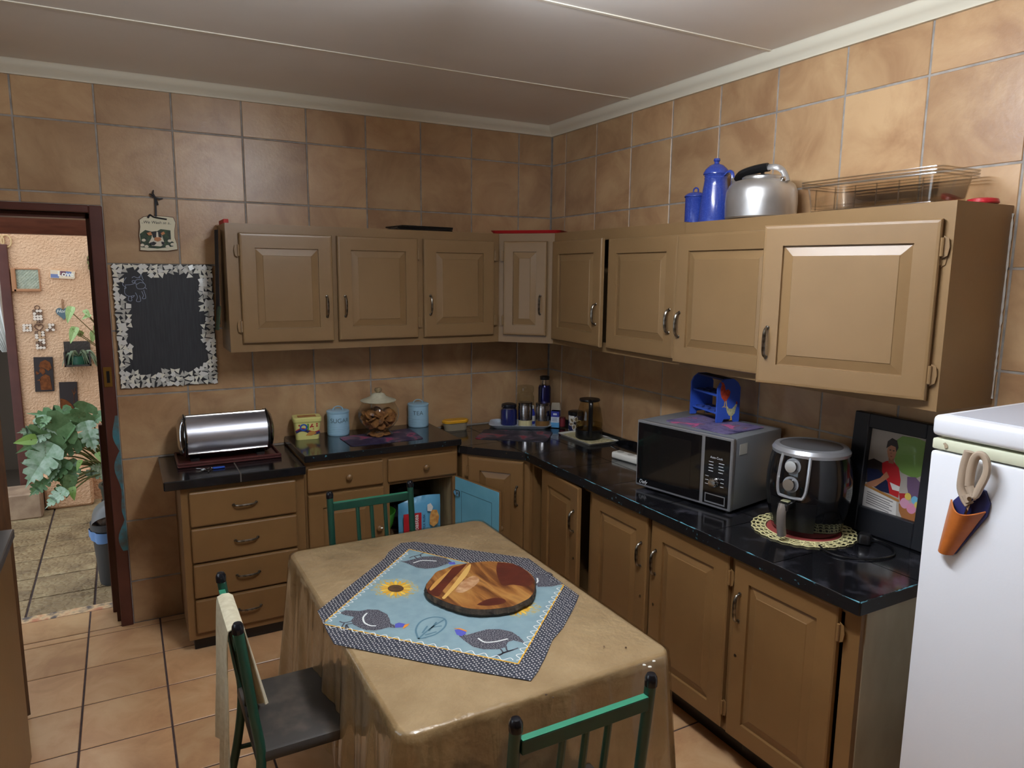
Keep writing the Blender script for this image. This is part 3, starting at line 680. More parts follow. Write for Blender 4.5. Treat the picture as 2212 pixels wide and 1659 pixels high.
s = G(); s.box(-.392, 0, .0005, .004, 0, .62); s.build('inner_face', BLUEI, bd, smooth=0)
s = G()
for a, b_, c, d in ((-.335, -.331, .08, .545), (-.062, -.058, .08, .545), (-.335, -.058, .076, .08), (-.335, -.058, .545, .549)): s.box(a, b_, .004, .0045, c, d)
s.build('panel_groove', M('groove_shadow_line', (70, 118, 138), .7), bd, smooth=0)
for q in (.10, .53):
    s = G(); s.box(-.05, -.004, .004, .014, q-.018, q+.018, b=.003); s.box(-.004, .03, .004, .012, q-.009, q+.009, b=.002); s.cyl((-.02, .004, q), (-.02, .018, q), .012, seg=10)
    s.build('concealed_hinge', CHROME, bd, smooth=0)
wm = T('worktop', 'middle black worktop carrying the sugar and tea canisters', 'worktop', (-1.757, -.002, .909))
G().box(-.004, .872, -.512, 0, 0, .036, b=.004).build('slab', BLACKTOP, wm, smooth=0)
s = G(); s.box(0, .87, -.5130, -.5121, .003, .033); s.build('chipped_edge', CHIP, wm, smooth=0)
# corner + right base cabinets --------------------------------------------
DZ0, DHH = .150, .695
cc = T('corner_base_cabinet', 'brown one door corner base cabinet set diagonally', 'cabinet', (-.872, -.492, 0), math.atan2(-.795+.492, -.600+.872))
cl = math.hypot(.272, .303)
s = G(); pts = [(-.872, -.492), (-.600, -.795), (-.003, -.795), (-.003, -.003), (-.872, -.003)]
s.prism(pts, lambda x, y, d: Vector((x, y, d)), .135, .854).build('carcass', PAINTL, cc, world=True, smooth=0)
s = G(); pts = [(-.83, -.43), (-.54, -.76), (-.06, -.76), (-.06, -.06), (-.83, -.06)]
s.prism(pts, lambda x, y, d: Vector((x, y, d)), .006, .135).build('plinth', BLACKP, cc, world=True, smooth=0)
door(cc, .045, DZ0, cl-.075, DHH, 'L', .5, PAINTL, -.002, handle=.50)
def base_unit(label, y0, y1, doors):
    t_ = T('base_cabinet', label, 'cabinet', (-.003, y0, 0), -PI/2); W = y0-y1; D = .582
    st = [(0, .02)] + [(a+wd-.012, a+wd+.022) for a, wd, *_ in doors[:-1]] + [(W-.02 if y1 > -2.7 else W-.055, W)]
    carcass(t_, W, D, .854, st, [(.135, .17), (.825, .854)], PAINTL, z0=.135)
    G().box(.0, W, -D+.085, -.02, .006, .135).build('plinth', BLACKP, t_, smooth=0)
    for a, wd, hg, an in doors: door(t_, a, DZ0, wd, DHH, hg, an, PAINTL, -D, handle=.52, keyhole=.33, hinges=(hg == 'R'))
    return t_
base_unit('brown base cabinet next to the corner with its door slightly ajar', -.797, -1.378, [(.140, .40, 'L', 5)])
base_unit('brown two door base cabinet below the microwave', -1.380, -2.302, [(.02, .42, 'L', .5), (.468, .437, 'R', .6)])
ub = base_unit('brown base cabinet nearest the fridge with a bare end panel', -2.304, -2.812, [(.012, .43, 'R', .5)])
ENDP = M('worn_grey_end_panel', (176, 166, 142), .6, c2=(150, 140, 116), ns=4, scale=(1, 1, .4))
G().box(.508, .512, -.56, -.0, .02, .853).build('end_panel', ENDP, ub, smooth=0)
# L worktop with black tiles
lw = T('worktop', 'long black tiled worktop running through the corner to the fridge', 'worktop', (-.3, -1.5, .856))
outl = [(-.884, -.004), (-.884, -.485), (-.855, -.528), (-.628, -.795), (-.628, -2.832), (-.004, -2.832), (-.004, -.004)]
s = G(); s.prism(outl, lambda x, y, d: Vector((x, y, d)), .8555, .894).build('slab', JOINT, lw, world=True, smooth=0)
def clip(poly, ax, val, keep):
    out = []
    for i in range(len(poly)):
        a, b = poly[i-1], poly[i]; ia = (a[ax]-val)*keep >= 0; ib = (b[ax]-val)*keep >= 0
        if ia != ib: t = (val-a[ax])/(b[ax]-a[ax]); out.append((a[0]+(b[0]-a[0])*t, a[1]+(b[1]-a[1])*t))
        if ib: out.append(b)
    return out
xt = [-.885, -.615, -.315, -.003]; yt = [-2.833+.333*k for k in range(9)] + [-.003]
xt = [-.885, -.634, -.320, -.003]
for i in range(3):
    for j in range(len(yt)-1):
        q = outl
        q = clip(q, 0, xt[i]+.002, 1); q = clip(q, 0, xt[i+1]-.002, -1) if q else q
        q = clip(q, 1, yt[j]+.002, 1) if q else q; q = clip(q, 1, yt[j+1]-.002, -1) if q else q
        if len(q) < 3: continue
        ar = abs(sum(q[k-1][0]*q[k][1]-q[k][0]*q[k-1][1] for k in range(len(q))))/2
        if ar < .002: continue
        cx = sum(p_[0] for p_ in q)/len(q); cy = sum(p_[1] for p_ in q)/len(q)
        G().prism([(a-cx, b_-cy) for a, b_ in q], lambda x, y, d: Vector((x, y, d)), 0, .0062).build('worktop_tile', BLACKTILE, lw, world=True, smooth=0, loc=(cx, cy, .894))
def edge(a, b_, m, nm):
    a, b_ = Vector(a), Vector(b_); d = (b_-a).normalized(); n = Vector((d.y, -d.x, 0))
    L = (b_-a).length; X = Matrix((d, n, Vector((0, 0, 1)))).transposed().to_4x4(); X.translation = a
    return G().box(0, L, .0004, .004, .0005, .0445, b=.0015, xf=X).build(nm, m, lw, world=True, smooth=0)
for a, b_ in zip(outl[1:6], outl[2:6]):
    edge((a[0], a[1], .856), (b_[0], b_[1], .856), CHIP if a[1] < -.7 else CHIPW, 'edge_strip')
WORN = M('worn_teal_edge', (96, 158, 176), .5, c2=(20, 20, 22), ns=9, lo=.46, hi=.52)
for a, b_ in zip(outl[3:5], outl[4:6]):
    a, b_ = Vector((a[0], a[1], .9006)), Vector((b_[0], b_[1], .9006)); d = (b_-a).normalized(); nn_ = Vector((d.y, -d.x, 0))*.0028
    L = (b_-a).length; G().tube([a+nn_+d*(L*k/60)+Vector((0, 0, rnd.uniform(-.0008, .0006))) for k in range(61)], [rnd.uniform(.0008, .0026) for k in range(61)], 5).build('worn_edge', WORN, lw, world=True)
sk = G().box(-.016, -.004, -2.83, -.02, .9005, .93)
tag(sk.build('upstand', BLACKTOP, smooth=0), 'low black upstand strip along the right wall behind the counter', 'upstand', kind='structure')
# bench at the far left --------------------------------------------------------
bl = T('sink_bench', 'tan cabinet with a grey metal top at the left edge', 'cabinet', (-3.24, -2.1, 0))
G().box(XL+.002, -2.945, -3.3, -1.02, .006, .885).build('carcass', PAINTL, bl, world=True, smooth=0)
G().box(XL+.002, -2.93, -3.32, -1.0, .886, .92, b=.004).build('metal_top', M('dull_steel_top', (150, 150, 148), .35, .9), bl, world=True, smooth=0)
# ================================================================ fridge
FR = M('white_fridge_enamel', (240, 243, 249), .38, bs=120, bd=.0004)
fx, fy = -.585, -2.97
fg = T('fridge', 'white fridge with a worktop lid beside the counter end', 'fridge', (-.31, -3.25, 0))
G().box(fx, -.05, fy-.57, fy, .01, 1.40, b=.008, seg=2).build('body', FR, fg, world=True)
G().box(fx+.002, -.05, fy-.57, fy-.001, 1.405, 1.435, b=.005, seg=2).build('lid_trim', M('cream_fridge_trim', (222, 226, 200), .4), fg, world=True)
G().box(fx-.003, -.045, fy-.575, fy+.002, 1.442, 1.500, b=.014, seg=3).build('lid', FR, fg, world=True)
G().box(fx+.03, -.07, fy-.55, fy-.025, 1.498, 1.5015, b=.001).build('lid_inset', M('grey_lid_inset', (196, 200, 210), .5), fg, world=True, smooth=0)
def fr_(u, v, d=0): p = onp(u, v, 'x', fx-d); return p
G().prism([(0, .0), (.006, .004), (.012, 0), (.014, -.008), (.006, -.013), (.004, -.004)], lambda a, b, d: Vector((fx-d, fr_(2037, 958).y-a, fr_(2037, 958).z+b)), .0002, .0008).build('worn_spot', M('worn_rust', (176, 160, 134), .7), fg, world=True, smooth=0)
# scissors in a magnetic holder
ORG = M('orange_leather', (190, 108, 44), .45, c2=(170, 90, 34), ns=20); NAVY = M('navy_felt', (36, 40, 98), .6)
c0 = fr_(2085, 1120)
sh = T('scissor_holder', 'orange cone scissor holder with navy back on the fridge', 'holder', (fx, c0.y, c0.z))
back = [fr_(u, v) for u, v in ((2064, 1080), (2085, 1062), (2110, 1050), (2132, 1060), (2142, 1088), (2135, 1115), (2066, 1196), (2048, 1198), (2036, 1190))]
G().prism([(q.y, q.z) for q in back], lambda a, b, d: Vector((fx-d, a, b)), .0008, .010).build('back_plate', NAVY, sh, world=True, smooth=0)
L0, L1, B0, B1 = fr_(2062, 1078), fr_(2133, 1103), fr_(2034, 1188), fr_(2062, 1196)
def cone(u, v):
    a = L0.lerp(B0, v); b_ = L1.lerp(B1, v); p = a.lerp(b_, u); sag = .018*math.sin(PI*u)*(1-v)
    return Vector((fx-.010-(.036*(1-v)+.016*v)*math.sin(PI*u), p.y, p.z-sag))
s = G().grid(cone, 18, 10); bmesh.ops.solidify(s.bm, geom=list(s.bm.faces), thickness=.004)
s.build('cone', ORG, sh, world=True)
bt = [cone(k/10, 1) for k in range(11)]; G().flat(bt).build('cone_base', ORG, sh, world=True, smooth=0)
GRIP = M('taupe_scissor_grip', (178, 160, 140), .45)
sc = T('kitchen_scissors', 'taupe handled kitchen scissors standing in the orange holder', 'scissors', (fx-.028, fr_(2098, 1075).y, fr_(2098, 1075).z))
def sp(u, v, d=.03): return fr_(u, v, d)
def grip(pts, r, closed, nm): G().tube(smooth_path([sp(*p) for p in pts], 4), r, 10, closed=closed, sy=1.3).build(nm, GRIP, sc, world=True)
grip([(2094, 975), (2086, 1000), (2080, 1030), (2078, 1055), (2086, 1078), (2094, 1090)], .0095, False, 'open_handle')
grip([(2094, 1050), (2097, 1020), (2106, 990), (2120, 982), (2131, 996), (2131, 1022), (2118, 1050), (2104, 1072), (2094, 1050)], .0085, False, 'loop_handle')
G().tube([sp(2088, 1068), sp(2096, 1084)], .014, 10).build('pivot_block', GRIP, sc, world=True)
s = G(); a = sp(2094, 1078, .045); s.cyl(a, a+Vector((.012, 0, 0)), .006, seg=10); s.build('pivot_screw', CHROME, sc, world=True)
G().tube([sp(2094, 1085, .026), sp(2080, 1125, .022), sp(2062, 1165, .018)], [.009, .006, .002], 6, sy=.4).build('blades', CHROME, sc, world=True)

# ================================================================ table
TX0, TX1, TY0, TY1, TZ = -1.995, -1.14, -2.585, -1.27, .752
tb = T('dining_table', 'wooden dining table hidden under the tan cloth', 'table', ((TX0+TX1)/2, (TY0+TY1)/2, 0))
TW = M('table_wood', (110, 78, 48), .5)
G().box(TX0+.012, TX1-.012, TY0+.012, TY1-.012, .70, .742, b=.004).build('table_top', TW, tb, world=True, smooth=0)
for x in (TX0+.06, TX1-.12):
    for y in (TY0+.06, TY1-.12): G().box(x, x+.06, y, y+.06, .005, .70, b=.004).build('leg', TW, tb, world=True, smooth=0)
def perim(n, rr=.05, e=0.0):
    """points and outward normals around the rounded table edge"""
    x0, x1, y0, y1 = TX0-e, TX1+e, TY0-e, TY1+e; out = []
    segs = [((x0+rr, y0), (x1-rr, y0)), ((x1-rr, y0+rr), -PI/2), ((x1, y0+rr), (x1, y1-rr)), ((x1-rr, y1-rr), 0), ((x1-rr, y1), (x0+rr, y1)), ((x0+rr, y1-rr), PI/2), ((x0, y1-rr), (x0, y0+rr)), ((x0+rr, y0+rr), PI)]
    for a, b_ in segs:
        if isinstance(b_, tuple):
            L = math.dist(a, b_); m_ = int(L/.014)
            nx, ny = (b_[1]-a[1])/L, -(b_[0]-a[0])/L
            for k in range(m_): t = k/m_; out.append((a[0]+(b_[0]-a[0])*t, a[1]+(b_[1]-a[1])*t, nx, ny, 0, min(t, 1-t)*L))
        else:
            for k in range(14): t = b_+PI/2*k/14; out.append((a[0]+rr*math.cos(t), a[1]+rr*math.sin(t), math.cos(t), math.sin(t), 1-abs(k-7)/7, 0))
    return out
def cloth_mesh(e, drop, cdrop, z, seed, rows=18):
    s = G(); pr_ = perim(0, .05, e); n = len(pr_); R = random.Random(seed)
    ph = [R.uniform(0, 6) for _ in range(6)]
    rows_ = []
    for j in range(rows+3):
        row = []
        for i, (x, y, nx, ny, cn, dd) in enumerate(pr_):
            near = math.exp(-(dd/.16)**2) if cn == 0 else 1
            if j == 0: px, py, pz = x-nx*.016, y-ny*.016, z
            elif j == 1: px, py, pz = x-nx*.006, y-ny*.006, z-.0015
            elif j == 2: px, py, pz = x, y, z-.007
            else:
                t = (j-2)/rows; q = i/n*2*PI
                fold = math.sin(23*q+ph[0])+.6*math.sin(41*q+ph[1])+.35*math.sin(67*q+ph[2])
                cone = near*(.8+.2*math.cos(18*(dd if cn == 0 else 0)))
                off = t*(.020+.035*cone)+.012*fold*t**.7*(1-.4*near)
                crim = .0036*math.sin(150*q+ph[3])*math.exp(-t*9)
                px, py = x+nx*(off+crim), y+ny*(off+crim); pz = z-.007-(drop+cdrop*near+.012*math.sin(9*q+ph[4]))*t
            row.append(s.bm.verts.new((px, py, pz)))
        rows_.append(row)
    for a, b_ in zip(rows_, rows_[1:]): s.skin(a, b_)
    # gently rumpled top
    top = bmesh.ops.grid_fill if False else None
    f = s._f(rows_[0]); return s
CLOTH = M('tan_tablecloth', (168, 144, 108), .30, c2=(150, 126, 92), ns=7, bs=17, bd=.012, coat=.4, cr=.14)
def add_top(s, z):
    pass
cm = cloth_mesh(.004, .36, .14, TZ, 3)
tag(cm.build('tablecloth', CLOTH, smooth=60), 'tan glossy tablecloth with a rumpled skirt over the dining table', 'tablecloth')
PLAS = THIN('clear_plastic_cover', (250, 247, 240), rough=.10, base=.05)
pc_ = cloth_mesh(.009, .43, .17, TZ+.0035, 3)
for f in list(pc_.bm.faces):
    if len(f.verts) > 8: pc_.bm.faces.remove(f)
tag(pc_.build('plastic_cover', PLAS, smooth=60), 'clear plastic overlay skirt hanging lower than the tan tablecloth', 'plastic cover')
# patterned square cloth ------------------------------------------------------
KZ = TZ+.0022
def K(cx, cy, dz=0): p = onp(660+cx*.28029, 1160+cy*.28029, 'z', KZ+dz); return p
sq = T('patterned_cloth', 'square guinea fowl print cloth with dotted navy border on the table', 'cloth', (-1.57, -1.93, KZ))
outer = [K(735, 48), K(845, 38), K(1720, 168), K(2108, 452), K(2070, 545), K(1985, 700), K(1900, 800), K(1850, 925), K(1790, 1040), K(1737, 1110), K(1000, 985), K(220, 828), K(170, 740), K(92, 572), K(610, 165), K(640, 118)]
def dots_mat():
    mt, nt, b = nodes('navy_dotted_border'); vec = coords(nt); v = nt.nodes.new('ShaderNodeTexVoronoi'); v.voronoi_dimensions = '2D'; v.inputs['Scale'].default_value = 92; v.inputs['Randomness'].default_value = .3
    nt.links.new(vec, v.inputs['Vector']); nt.links.new(ramp(nt, v.outputs['Distance'], [(.17, (222, 218, 212)), (.27, (46, 50, 62))]), b.inputs['Base Color'])
    b.inputs['Roughness'].default_value = .55; return mt
DOTS = dots_mat()
def pebble_mat():
    mt, nt, b = nodes('guinea_plumage'); vec = coords(nt); v = nt.nodes.new('ShaderNodeTexVoronoi'); v.voronoi_dimensions = '2D'; v.inputs['Scale'].default_value = 200
    nt.links.new(vec, v.inputs['Vector']); nt.links.new(ramp(nt, v.outputs['Distance'], [(.14, (168, 166, 168)), (.28, (58, 58, 68))]), b.inputs['Base Color'])
    b.inputs['Roughness'].default_value = .6; return mt
PLUM = pebble_mat()
up = lambda q, dz: Vector((q.x, q.y, KZ+dz))
G().prism([(q.x, q.y) for q in outer], lambda x, y, d: Vector((x, y, d)), KZ, KZ+.0012).build('border', DOTS, sq, world=True, smooth=0)
inner = [K(800, 95), K(1995, 372), K(1640, 985), K(148, 672), K(155, 650)]
PBLUE = M('dusty_blue_fabric', (138, 164, 170), .55, c2=(126, 153, 161), ns=20, bs=60, bd=.002)
G().flat([up(q, .0016) for q in inner]).build('blue_field', PBLUE, sq, world=True, smooth=0)
YEL = M('print_yellow', (226, 170, 46), .6); ORA = M('print_orange', (224, 140, 50), .6); VIO = M('print_violet_blue', (84, 88, 178), .6); BRN = M('print_brown', (98, 70, 44), .6, c2=(70, 48, 30), ns=60); PWH = M('print_white', (228, 232, 228), .6); PDK = M('print_dark_line', (66, 66, 74), .6); STR = M('print_straw', (178, 162, 104), .7, c2=(140, 168, 174), ns=120, lo=.46, hi=.54); RED = M('print_red', (170, 60, 60), .6)
def PR(nm, pts, m, dz=.0020): G().flat([up(K(*p), dz) for p in pts]).build(nm, m, sq, world=True, smooth=0)
def LN(nm, lines, wd, m, dz=.0024, sm=4):
    s = G()
    for l in lines:
        P_ = [up(K(*p), dz) for p in l]; s.strip(smooth_path(P_, sm) if len(P_) > 2 else P_, wd, (0, 0, 1))
    s.build(nm, m, sq, world=True, smooth=0)
LN('yellow_edge', [[(800, 97), (1990, 374)], [(1990, 374), (1638, 982)], [(1638, 982), (150, 676)], [(152, 655), (800, 97)]], .005, YEL, .0019, 1)
def wave(a, b_, n, am):
    A, B = up(K(*a), .0022), up(K(*b_), .0022); d = (B-A).normalized(); q = Vector((d.y, -d.x, 0)); return [A.lerp(B, k/(n*10))+q*am*math.sin(2*PI*k/10)-q*0 for k in range(n*10+1)]
s = G()
for a, b_, n in (((810, 118), (1900, 365), 0), ((1960, 395), (1625, 955), 14), ((1600, 955), (185, 690), 15), ((175, 655), (790, 120), 22)):
    if n: s.strip(wave(a, b_, n, .009), .0032, (0, 0, 1))
s.build('white_scallop', PWH, sq, world=True, smooth=0)
def bird(body, head, crest, wing, legs, crest_m=ORA):
    PR('bird_body', body, PLUM)
    if head: PR('bird_head', head, VIO, .0023)
    if crest: PR('bird_crest', crest, crest_m, .0025)
    if wing: LN('wing_line', [wing], .006, PWH)
    LN('bird_legs', legs, .005, PDK, .0021)
bird([(262, 590), (310, 568), (420, 575), (480, 562), (560, 565), (630, 600), (650, 640), (655, 670), (690, 685), (690, 705), (640, 700), (600, 712), (540, 725), (470, 722), (420, 705), (370, 680), (350, 650), (375, 620), (300, 605)],
     [(690, 675), (720, 665), (770, 675), (775, 690), (740, 700), (690, 705)], [(765, 680), (803, 672), (785, 692), (750, 714), (755, 695)], [(475, 590), (445, 625), (455, 665), (500, 688), (545, 690)],
     [[(365, 650), (300, 665), (262, 655)], [(300, 665), (280, 698)], [(368, 670), (315, 680), (312, 715)], [(315, 680), (335, 712)]])
bird([(1180, 740), (1240, 760), (1310, 740), (1400, 715), (1500, 715), (1590, 735), (1650, 775), (1695, 825), (1600, 800), (1560, 815), (1540, 855), (1480, 870), (1370, 870), (1290, 850), (1220, 800), (1185, 770)],
     [(1148, 722), (1190, 712), (1238, 732), (1235, 752), (1200, 770), (1165, 757)], [(1138, 710), (1190, 708), (1246, 728), (1238, 736), (1190, 718)], [(1330, 785), (1380, 815), (1460, 812), (1560, 790)],
     [[(1500, 865), (1520, 900), (1465, 930)], [(1545, 845), (1560, 882), (1640, 860)], [(1480, 915), (1600, 875)], [(1520, 900), (1560, 882)]])
bird([(732, 190), (790, 210), (860, 240), (930, 248), (1010, 240), (1080, 215), (1135, 200), (1080, 165), (1000, 152), (900, 155), (830, 175), (770, 190)],
     [(1100, 200), (1150, 196), (1155, 214), (1110, 216)], None, [(830, 205), (900, 185), (1010, 190)], [[(862, 175), (835, 152), (800, 165)], [(892, 155), (885, 140), (912, 126)], [(835, 152), (885, 140)]])
bird([(1755, 280), (1820, 290), (1880, 310), (1875, 345), (1990, 365), (1900, 385), (1790, 388), (1760, 340)], None, None, [(1785, 320), (1790, 345), (1780, 358)], [[(1850, 295), (1870, 275), (1905, 295)], [(1830, 290), (1850, 268)]])
def sunflower(cx, cy):
    R = random.Random(int(cx)); el = []
    for k in range(40): t = 2*PI*k/40; q = .8+.35*R.random(); el.append((cx+185*q*math.cos(t), cy+74*q*math.sin(t)))
    PR('straw_halo', el, STR, .0018)
    for k in range(20):
        t = 2*PI*k/20; r = R.uniform(.92, 1.08); wd = .15
        PR('petal', [(cx+58*math.cos(t-wd), cy+27*math.sin(t-wd)), (cx+105*math.cos(t-wd*.8), cy+48*math.sin(t-wd*.8)), (cx+136*r*math.cos(t), cy+63*r*math.sin(t)), (cx+105*math.cos(t+wd*.8), cy+48*math.sin(t+wd*.8)), (cx+58*math.cos(t+wd), cy+27*math.sin(t+wd))], YEL if k % 3 else M('print_light_yellow', (240, 196, 70), .6), .0021+.0001*(k % 3))
    PR('flower_disc', [(cx+62*math.cos(2*PI*k/20), cy+28*math.sin(2*PI*k/20)) for k in range(20)], BRN, .0027)
sunflower(695, 402); sunflower(1620, 545)
LN('feather_outline', [[(870, 790), (850, 720), (890, 655), (980, 622), (1070, 635), (1078, 690), (1010, 750), (920, 780), (870, 790)], [(870, 790), (960, 710), (1070, 640)], [(900, 745), (940, 690)], [(950, 730), (1010, 660)], [(920, 760), (1010, 735)], [(980, 700), (1050, 690)]], .006, M('print_feather', (86, 122, 136), .6), .0021)
# wood slice board
BZ = TZ+.006
def Kb(cx, cy): return onp(660+cx*.28029, 1160+cy*.28029, 'z', BZ+.026)
rim = [(1780, 370), (1775, 420), (1740, 470), (1690, 500), (1600, 540), (1480, 558), (1380, 565), (1280, 560), (1200, 545), (1100, 515), (1040, 490), (960, 450), (918, 400), (920, 360), (960, 310), (1000, 265), (1070, 240), (1140, 212), (1240, 198), (1380, 183), (1480, 185), (1600, 200), (1690, 240), (1740, 275), (1775, 320)]
wp = [Kb(*q) for q in rim]; wcx = sum(q.x for q in wp)/len(wp); wcy = sum(q.y for q in wp)/len(wp)
ws = T('wood_slice_board', 'round wood slice board with bark edge on the patterned cloth', 'board', (wcx, wcy, BZ))
loop = smooth_path(wp+[wp[0]], 4)[:-1]; R = random.Random(5)
s = G(); n = len(loop)
def lv(z, f): return [s.bm.verts.new((wcx+(q.x-wcx)*(f+R.uniform(-.012, .012)), wcy+(q.y-wcy)*(f+R.uniform(-.012, .012)), z)) for q in loop]
A = lv(BZ, .97); B = lv(BZ+.010, 1.0); C = lv(BZ+.020, .985); D_ = [s.bm.verts.new((wcx+(q.x-wcx)*.965, wcy+(q.y-wcy)*.965, BZ+.026)) for q in loop]
s.skin(A, B); s.skin(B, C); s.skin(C, D_); s._f(A[::-1])
s.build('bark', M('dark_bark', (70, 58, 44), .9, c2=(34, 28, 24), ns=40, bs=70, bd=.01, scale=(1, 1, .25)), ws, world=True, smooth=0)
def wood_mat():
    mt, nt, b = nodes('acacia_wood'); g = nt.nodes.new('ShaderNodeNewGeometry'); mp = nt.nodes.new('ShaderNodeMapping'); mp.inputs['Rotation'].default_value = (0, 0, 1.05); mp.inputs['Scale'].default_value = (9, 1.6, 1)
    nt.links.new(g.outputs['Position'], mp.inputs[0])
    col = ramp(nt, noise(nt, mp.outputs[0], 2.1, 6, .55, .9), [(.30, (66, 32, 20)), (.42, (112, 66, 32)), (.52, (150, 98, 48)), (.62, (172, 124, 66)), (.75, (122, 74, 38))])
    nt.links.new(col, b.inputs['Base Color']); b.inputs['Roughness'].default_value = .45; bump(nt, b, noise(nt, mp.outputs[0], 40, 4), .3, .001); return mt
WOODB = wood_mat()
s = G(); s.flat([Vector((wcx+(q.x-wcx)*.968, wcy+(q.y-wcy)*.968, BZ+.0261)) for q in loop]); s.build('cut_face', WOODB, ws, world=True, smooth=0)
HEART = M('dark_heartwood', (92, 40, 26), .45, c2=(70, 28, 20), ns=12, bs=40)
def PB(nm, pts, m, dz): G().flat([Kb(*p)+Vector((0, 0, dz)) for p in smooth2(pts)]).build(nm, m, ws, world=True, smooth=0)
def smooth2(pts): return [(v.x, v.y) for v in smooth_path([(a, b, 0) for a, b in pts+[pts[0]]], 3)[:-1]]
PB('heartwood_patch', [(1480, 195), (1600, 208), (1680, 245), (1725, 285), (1755, 330), (1745, 365), (1690, 380), (1600, 368), (1520, 375), (1490, 330), (1470, 260)], HEART, .0004)
PB('heartwood_patch', [(1320, 522), (1380, 488), (1460, 470), (1530, 480), (1540, 505), (1470, 525), (1380, 530)], HEART, .0004)
PB('heartwood_patch', [(960, 440), (940, 400), (1080, 290), (1130, 240), (1210, 215), (1240, 212), (1130, 330), (1060, 410), (1020, 460)], HEART, .0003)
PB('sapwood_streak', [(1050, 470), (1120, 390), (1240, 235), (1275, 215), (1240, 300), (1110, 440), (1070, 478)], M('pale_sapwood', (216, 172, 96), .45), .0005)
PB('sapwood_streak', [(955, 402), (1000, 345), (1110, 255), (1130, 240), (1040, 345), (970, 412)], M('sapwood', (196, 146, 74), .45), .0006)
PB('heartwood_patch', [(1150, 420), (1200, 350), (1290, 300), (1340, 330), (1300, 380), (1210, 430)], M('pale_knot', (204, 166, 126), .5, c2=(170, 120, 80), ns=30), .0004)
for k, (u, v) in enumerate(((1305, 1396), (1412, 1428), (1392, 1436), (1404, 1440), (825, 1140), (1180, 1500), (1195, 1506), (1352, 1398))):
    q = onp(u, v, 'z', TZ+.005); s = G(); bmesh.ops.create_icosphere(s.bm, subdivisions=1, radius=.0055 if 0 < k < 5 else .0035)
    for v_ in s.bm.verts: v_.co = Vector((v_.co.x*rnd.uniform(.7, 1.4), v_.co.y*rnd.uniform(.7, 1.4), v_.co.z*.5))
    wh = 0 < k < 5
    tag(s.build('crumb', M('white_crumb', (232, 228, 216), .8) if wh else M('brown_crumb', (70, 48, 30), .8), smooth=0, loc=(q.x, q.y, TZ+.0045)), ('white crumb lying on the tan tablecloth' if wh else 'dark crumb lying on the tan tablecloth'), 'crumb', 'white crumbs on the tablecloth' if wh else 'dark crumbs on the tablecloth')

# ================================================================ chairs
GREEN = M('green_steel_paint', (28, 74, 58), .34, c2=(24, 62, 50), ns=8); GREENT = M('lit_green_rail', (52, 130, 100), .4)
CAPM = M('black_cap', (18, 20, 26), .2)
def chair(label, loc, rz, lift=0):
    """tubular steel chair; back at local y = 0, seat towards +y"""
    t = T('dining_chair', label, 'chair', loc, rz, 'green steel chairs around the table'); W = .19
    for sx in (-1, 1):
        pts = smooth_path([(sx*W, -.05, .008), (sx*W, .015, .25), (sx*W, .045, .46), (sx*W, .03, .62), (sx*W, -.0, .885)], 5)
        G().tube(pts, .0145, 12).build('back_post', GREEN, t)
        s = G(); s.lathe([(.0158, -.014), (.0165, 0), (.0155, .008), (.011, .016), (0, .0185)], 14, (sx*W, 0, .886)); s.build('post_cap', CAPM, t)
        G().tube(smooth_path([(sx*W, .41, .455), (sx*W, .425, .25), (sx*W, .445, .008)], 4), .0135, 12).build('front_leg', GREEN, t)
        G().tube([(sx*W, .02, .27), (sx*W, .425, .25)], .008, 8).build('stretcher', GREEN, t)
    G().box(-W+.012, W-.012, -.010, .010, .812, .848, b=.002).build('top_rail', GREEN, t, smooth=0)
    G().box(-W+.013, W-.013, -.0095, .0095, .8482, .8490).build('lit_rail_top', GREENT, t, smooth=0)  # brighter copy of the rail green, light from above put into the colour
    G().tube([(-W, .045, .475), (W, .045, .475)], .009, 8).build('lower_rail', GREEN, t)
    for x in (-.065, 0, .065):
        G().tube(smooth_path([(x, .0, .815), (x, .022, .66), (x, .045, .54), (x, .045, .475)], 4), .0100, 8, sy=.9).build('slat', GREEN, t)
    G().box(-.2, .2, .03, .43, .455, .495, b=.014, seg=2).build('seat', M('worn_dark_vinyl', (54, 50, 46), .55, c2=(86, 76, 66), ns=9, lo=.5, hi=.75), t)
    return t
c1 = chair('green steel chair nearest the viewer, its back to the camera', (-1.632, -2.845, .0), 0)
c2 = chair('green steel chair at the left table side with a towel over it', (-2.30, -1.915, .0), -PI/2)
c3 = chair('green steel chair at the far table end before the cabinets', (-1.575, -1.02, .0), PI)
# towel on the left chair: hangs over the rail towards the room (-x) and inside (+x)
TOW = M('cream_dish_towel', (214, 206, 178), .9, c2=(200, 190, 160), ns=50, bs=160, bd=.002)
def towel(u, v):
    y = -2.06+.25*u
    # v: 0 outer hem, .62 rail, 1 inner hem
    L1, L2 = .50+.05*math.sin(5*u), .26+.10*u
    if v < .60:
        t = 1-v/.60; return Vector((-2.322-.012*math.sin(14*u)*t-.016*t, y+.035*t*(u-.5)*-1.2+.006*math.sin(9*t), .852-L1*t))
    if v < .70:
        a = (v-.60)/.10*PI; return Vector((-2.300-.022*math.cos(a), y, .852+.012*math.sin(a)))
    t = (v-.70)/.30; return Vector((-2.278+.05*t+.012*math.sin(11*u)*t, y+.05*t*(.5-u), .852-L2*t))
s = G().grid(towel, 22, 40); bmesh.ops.solidify(s.bm, geom=list(s.bm.faces), thickness=.003)
tw = T('dish_towel', 'cream dish towel hanging over the left chair back', 'towel', (-2.31, -1.93, .85))
s.build('towel_cloth', TOW, tw, world=True)
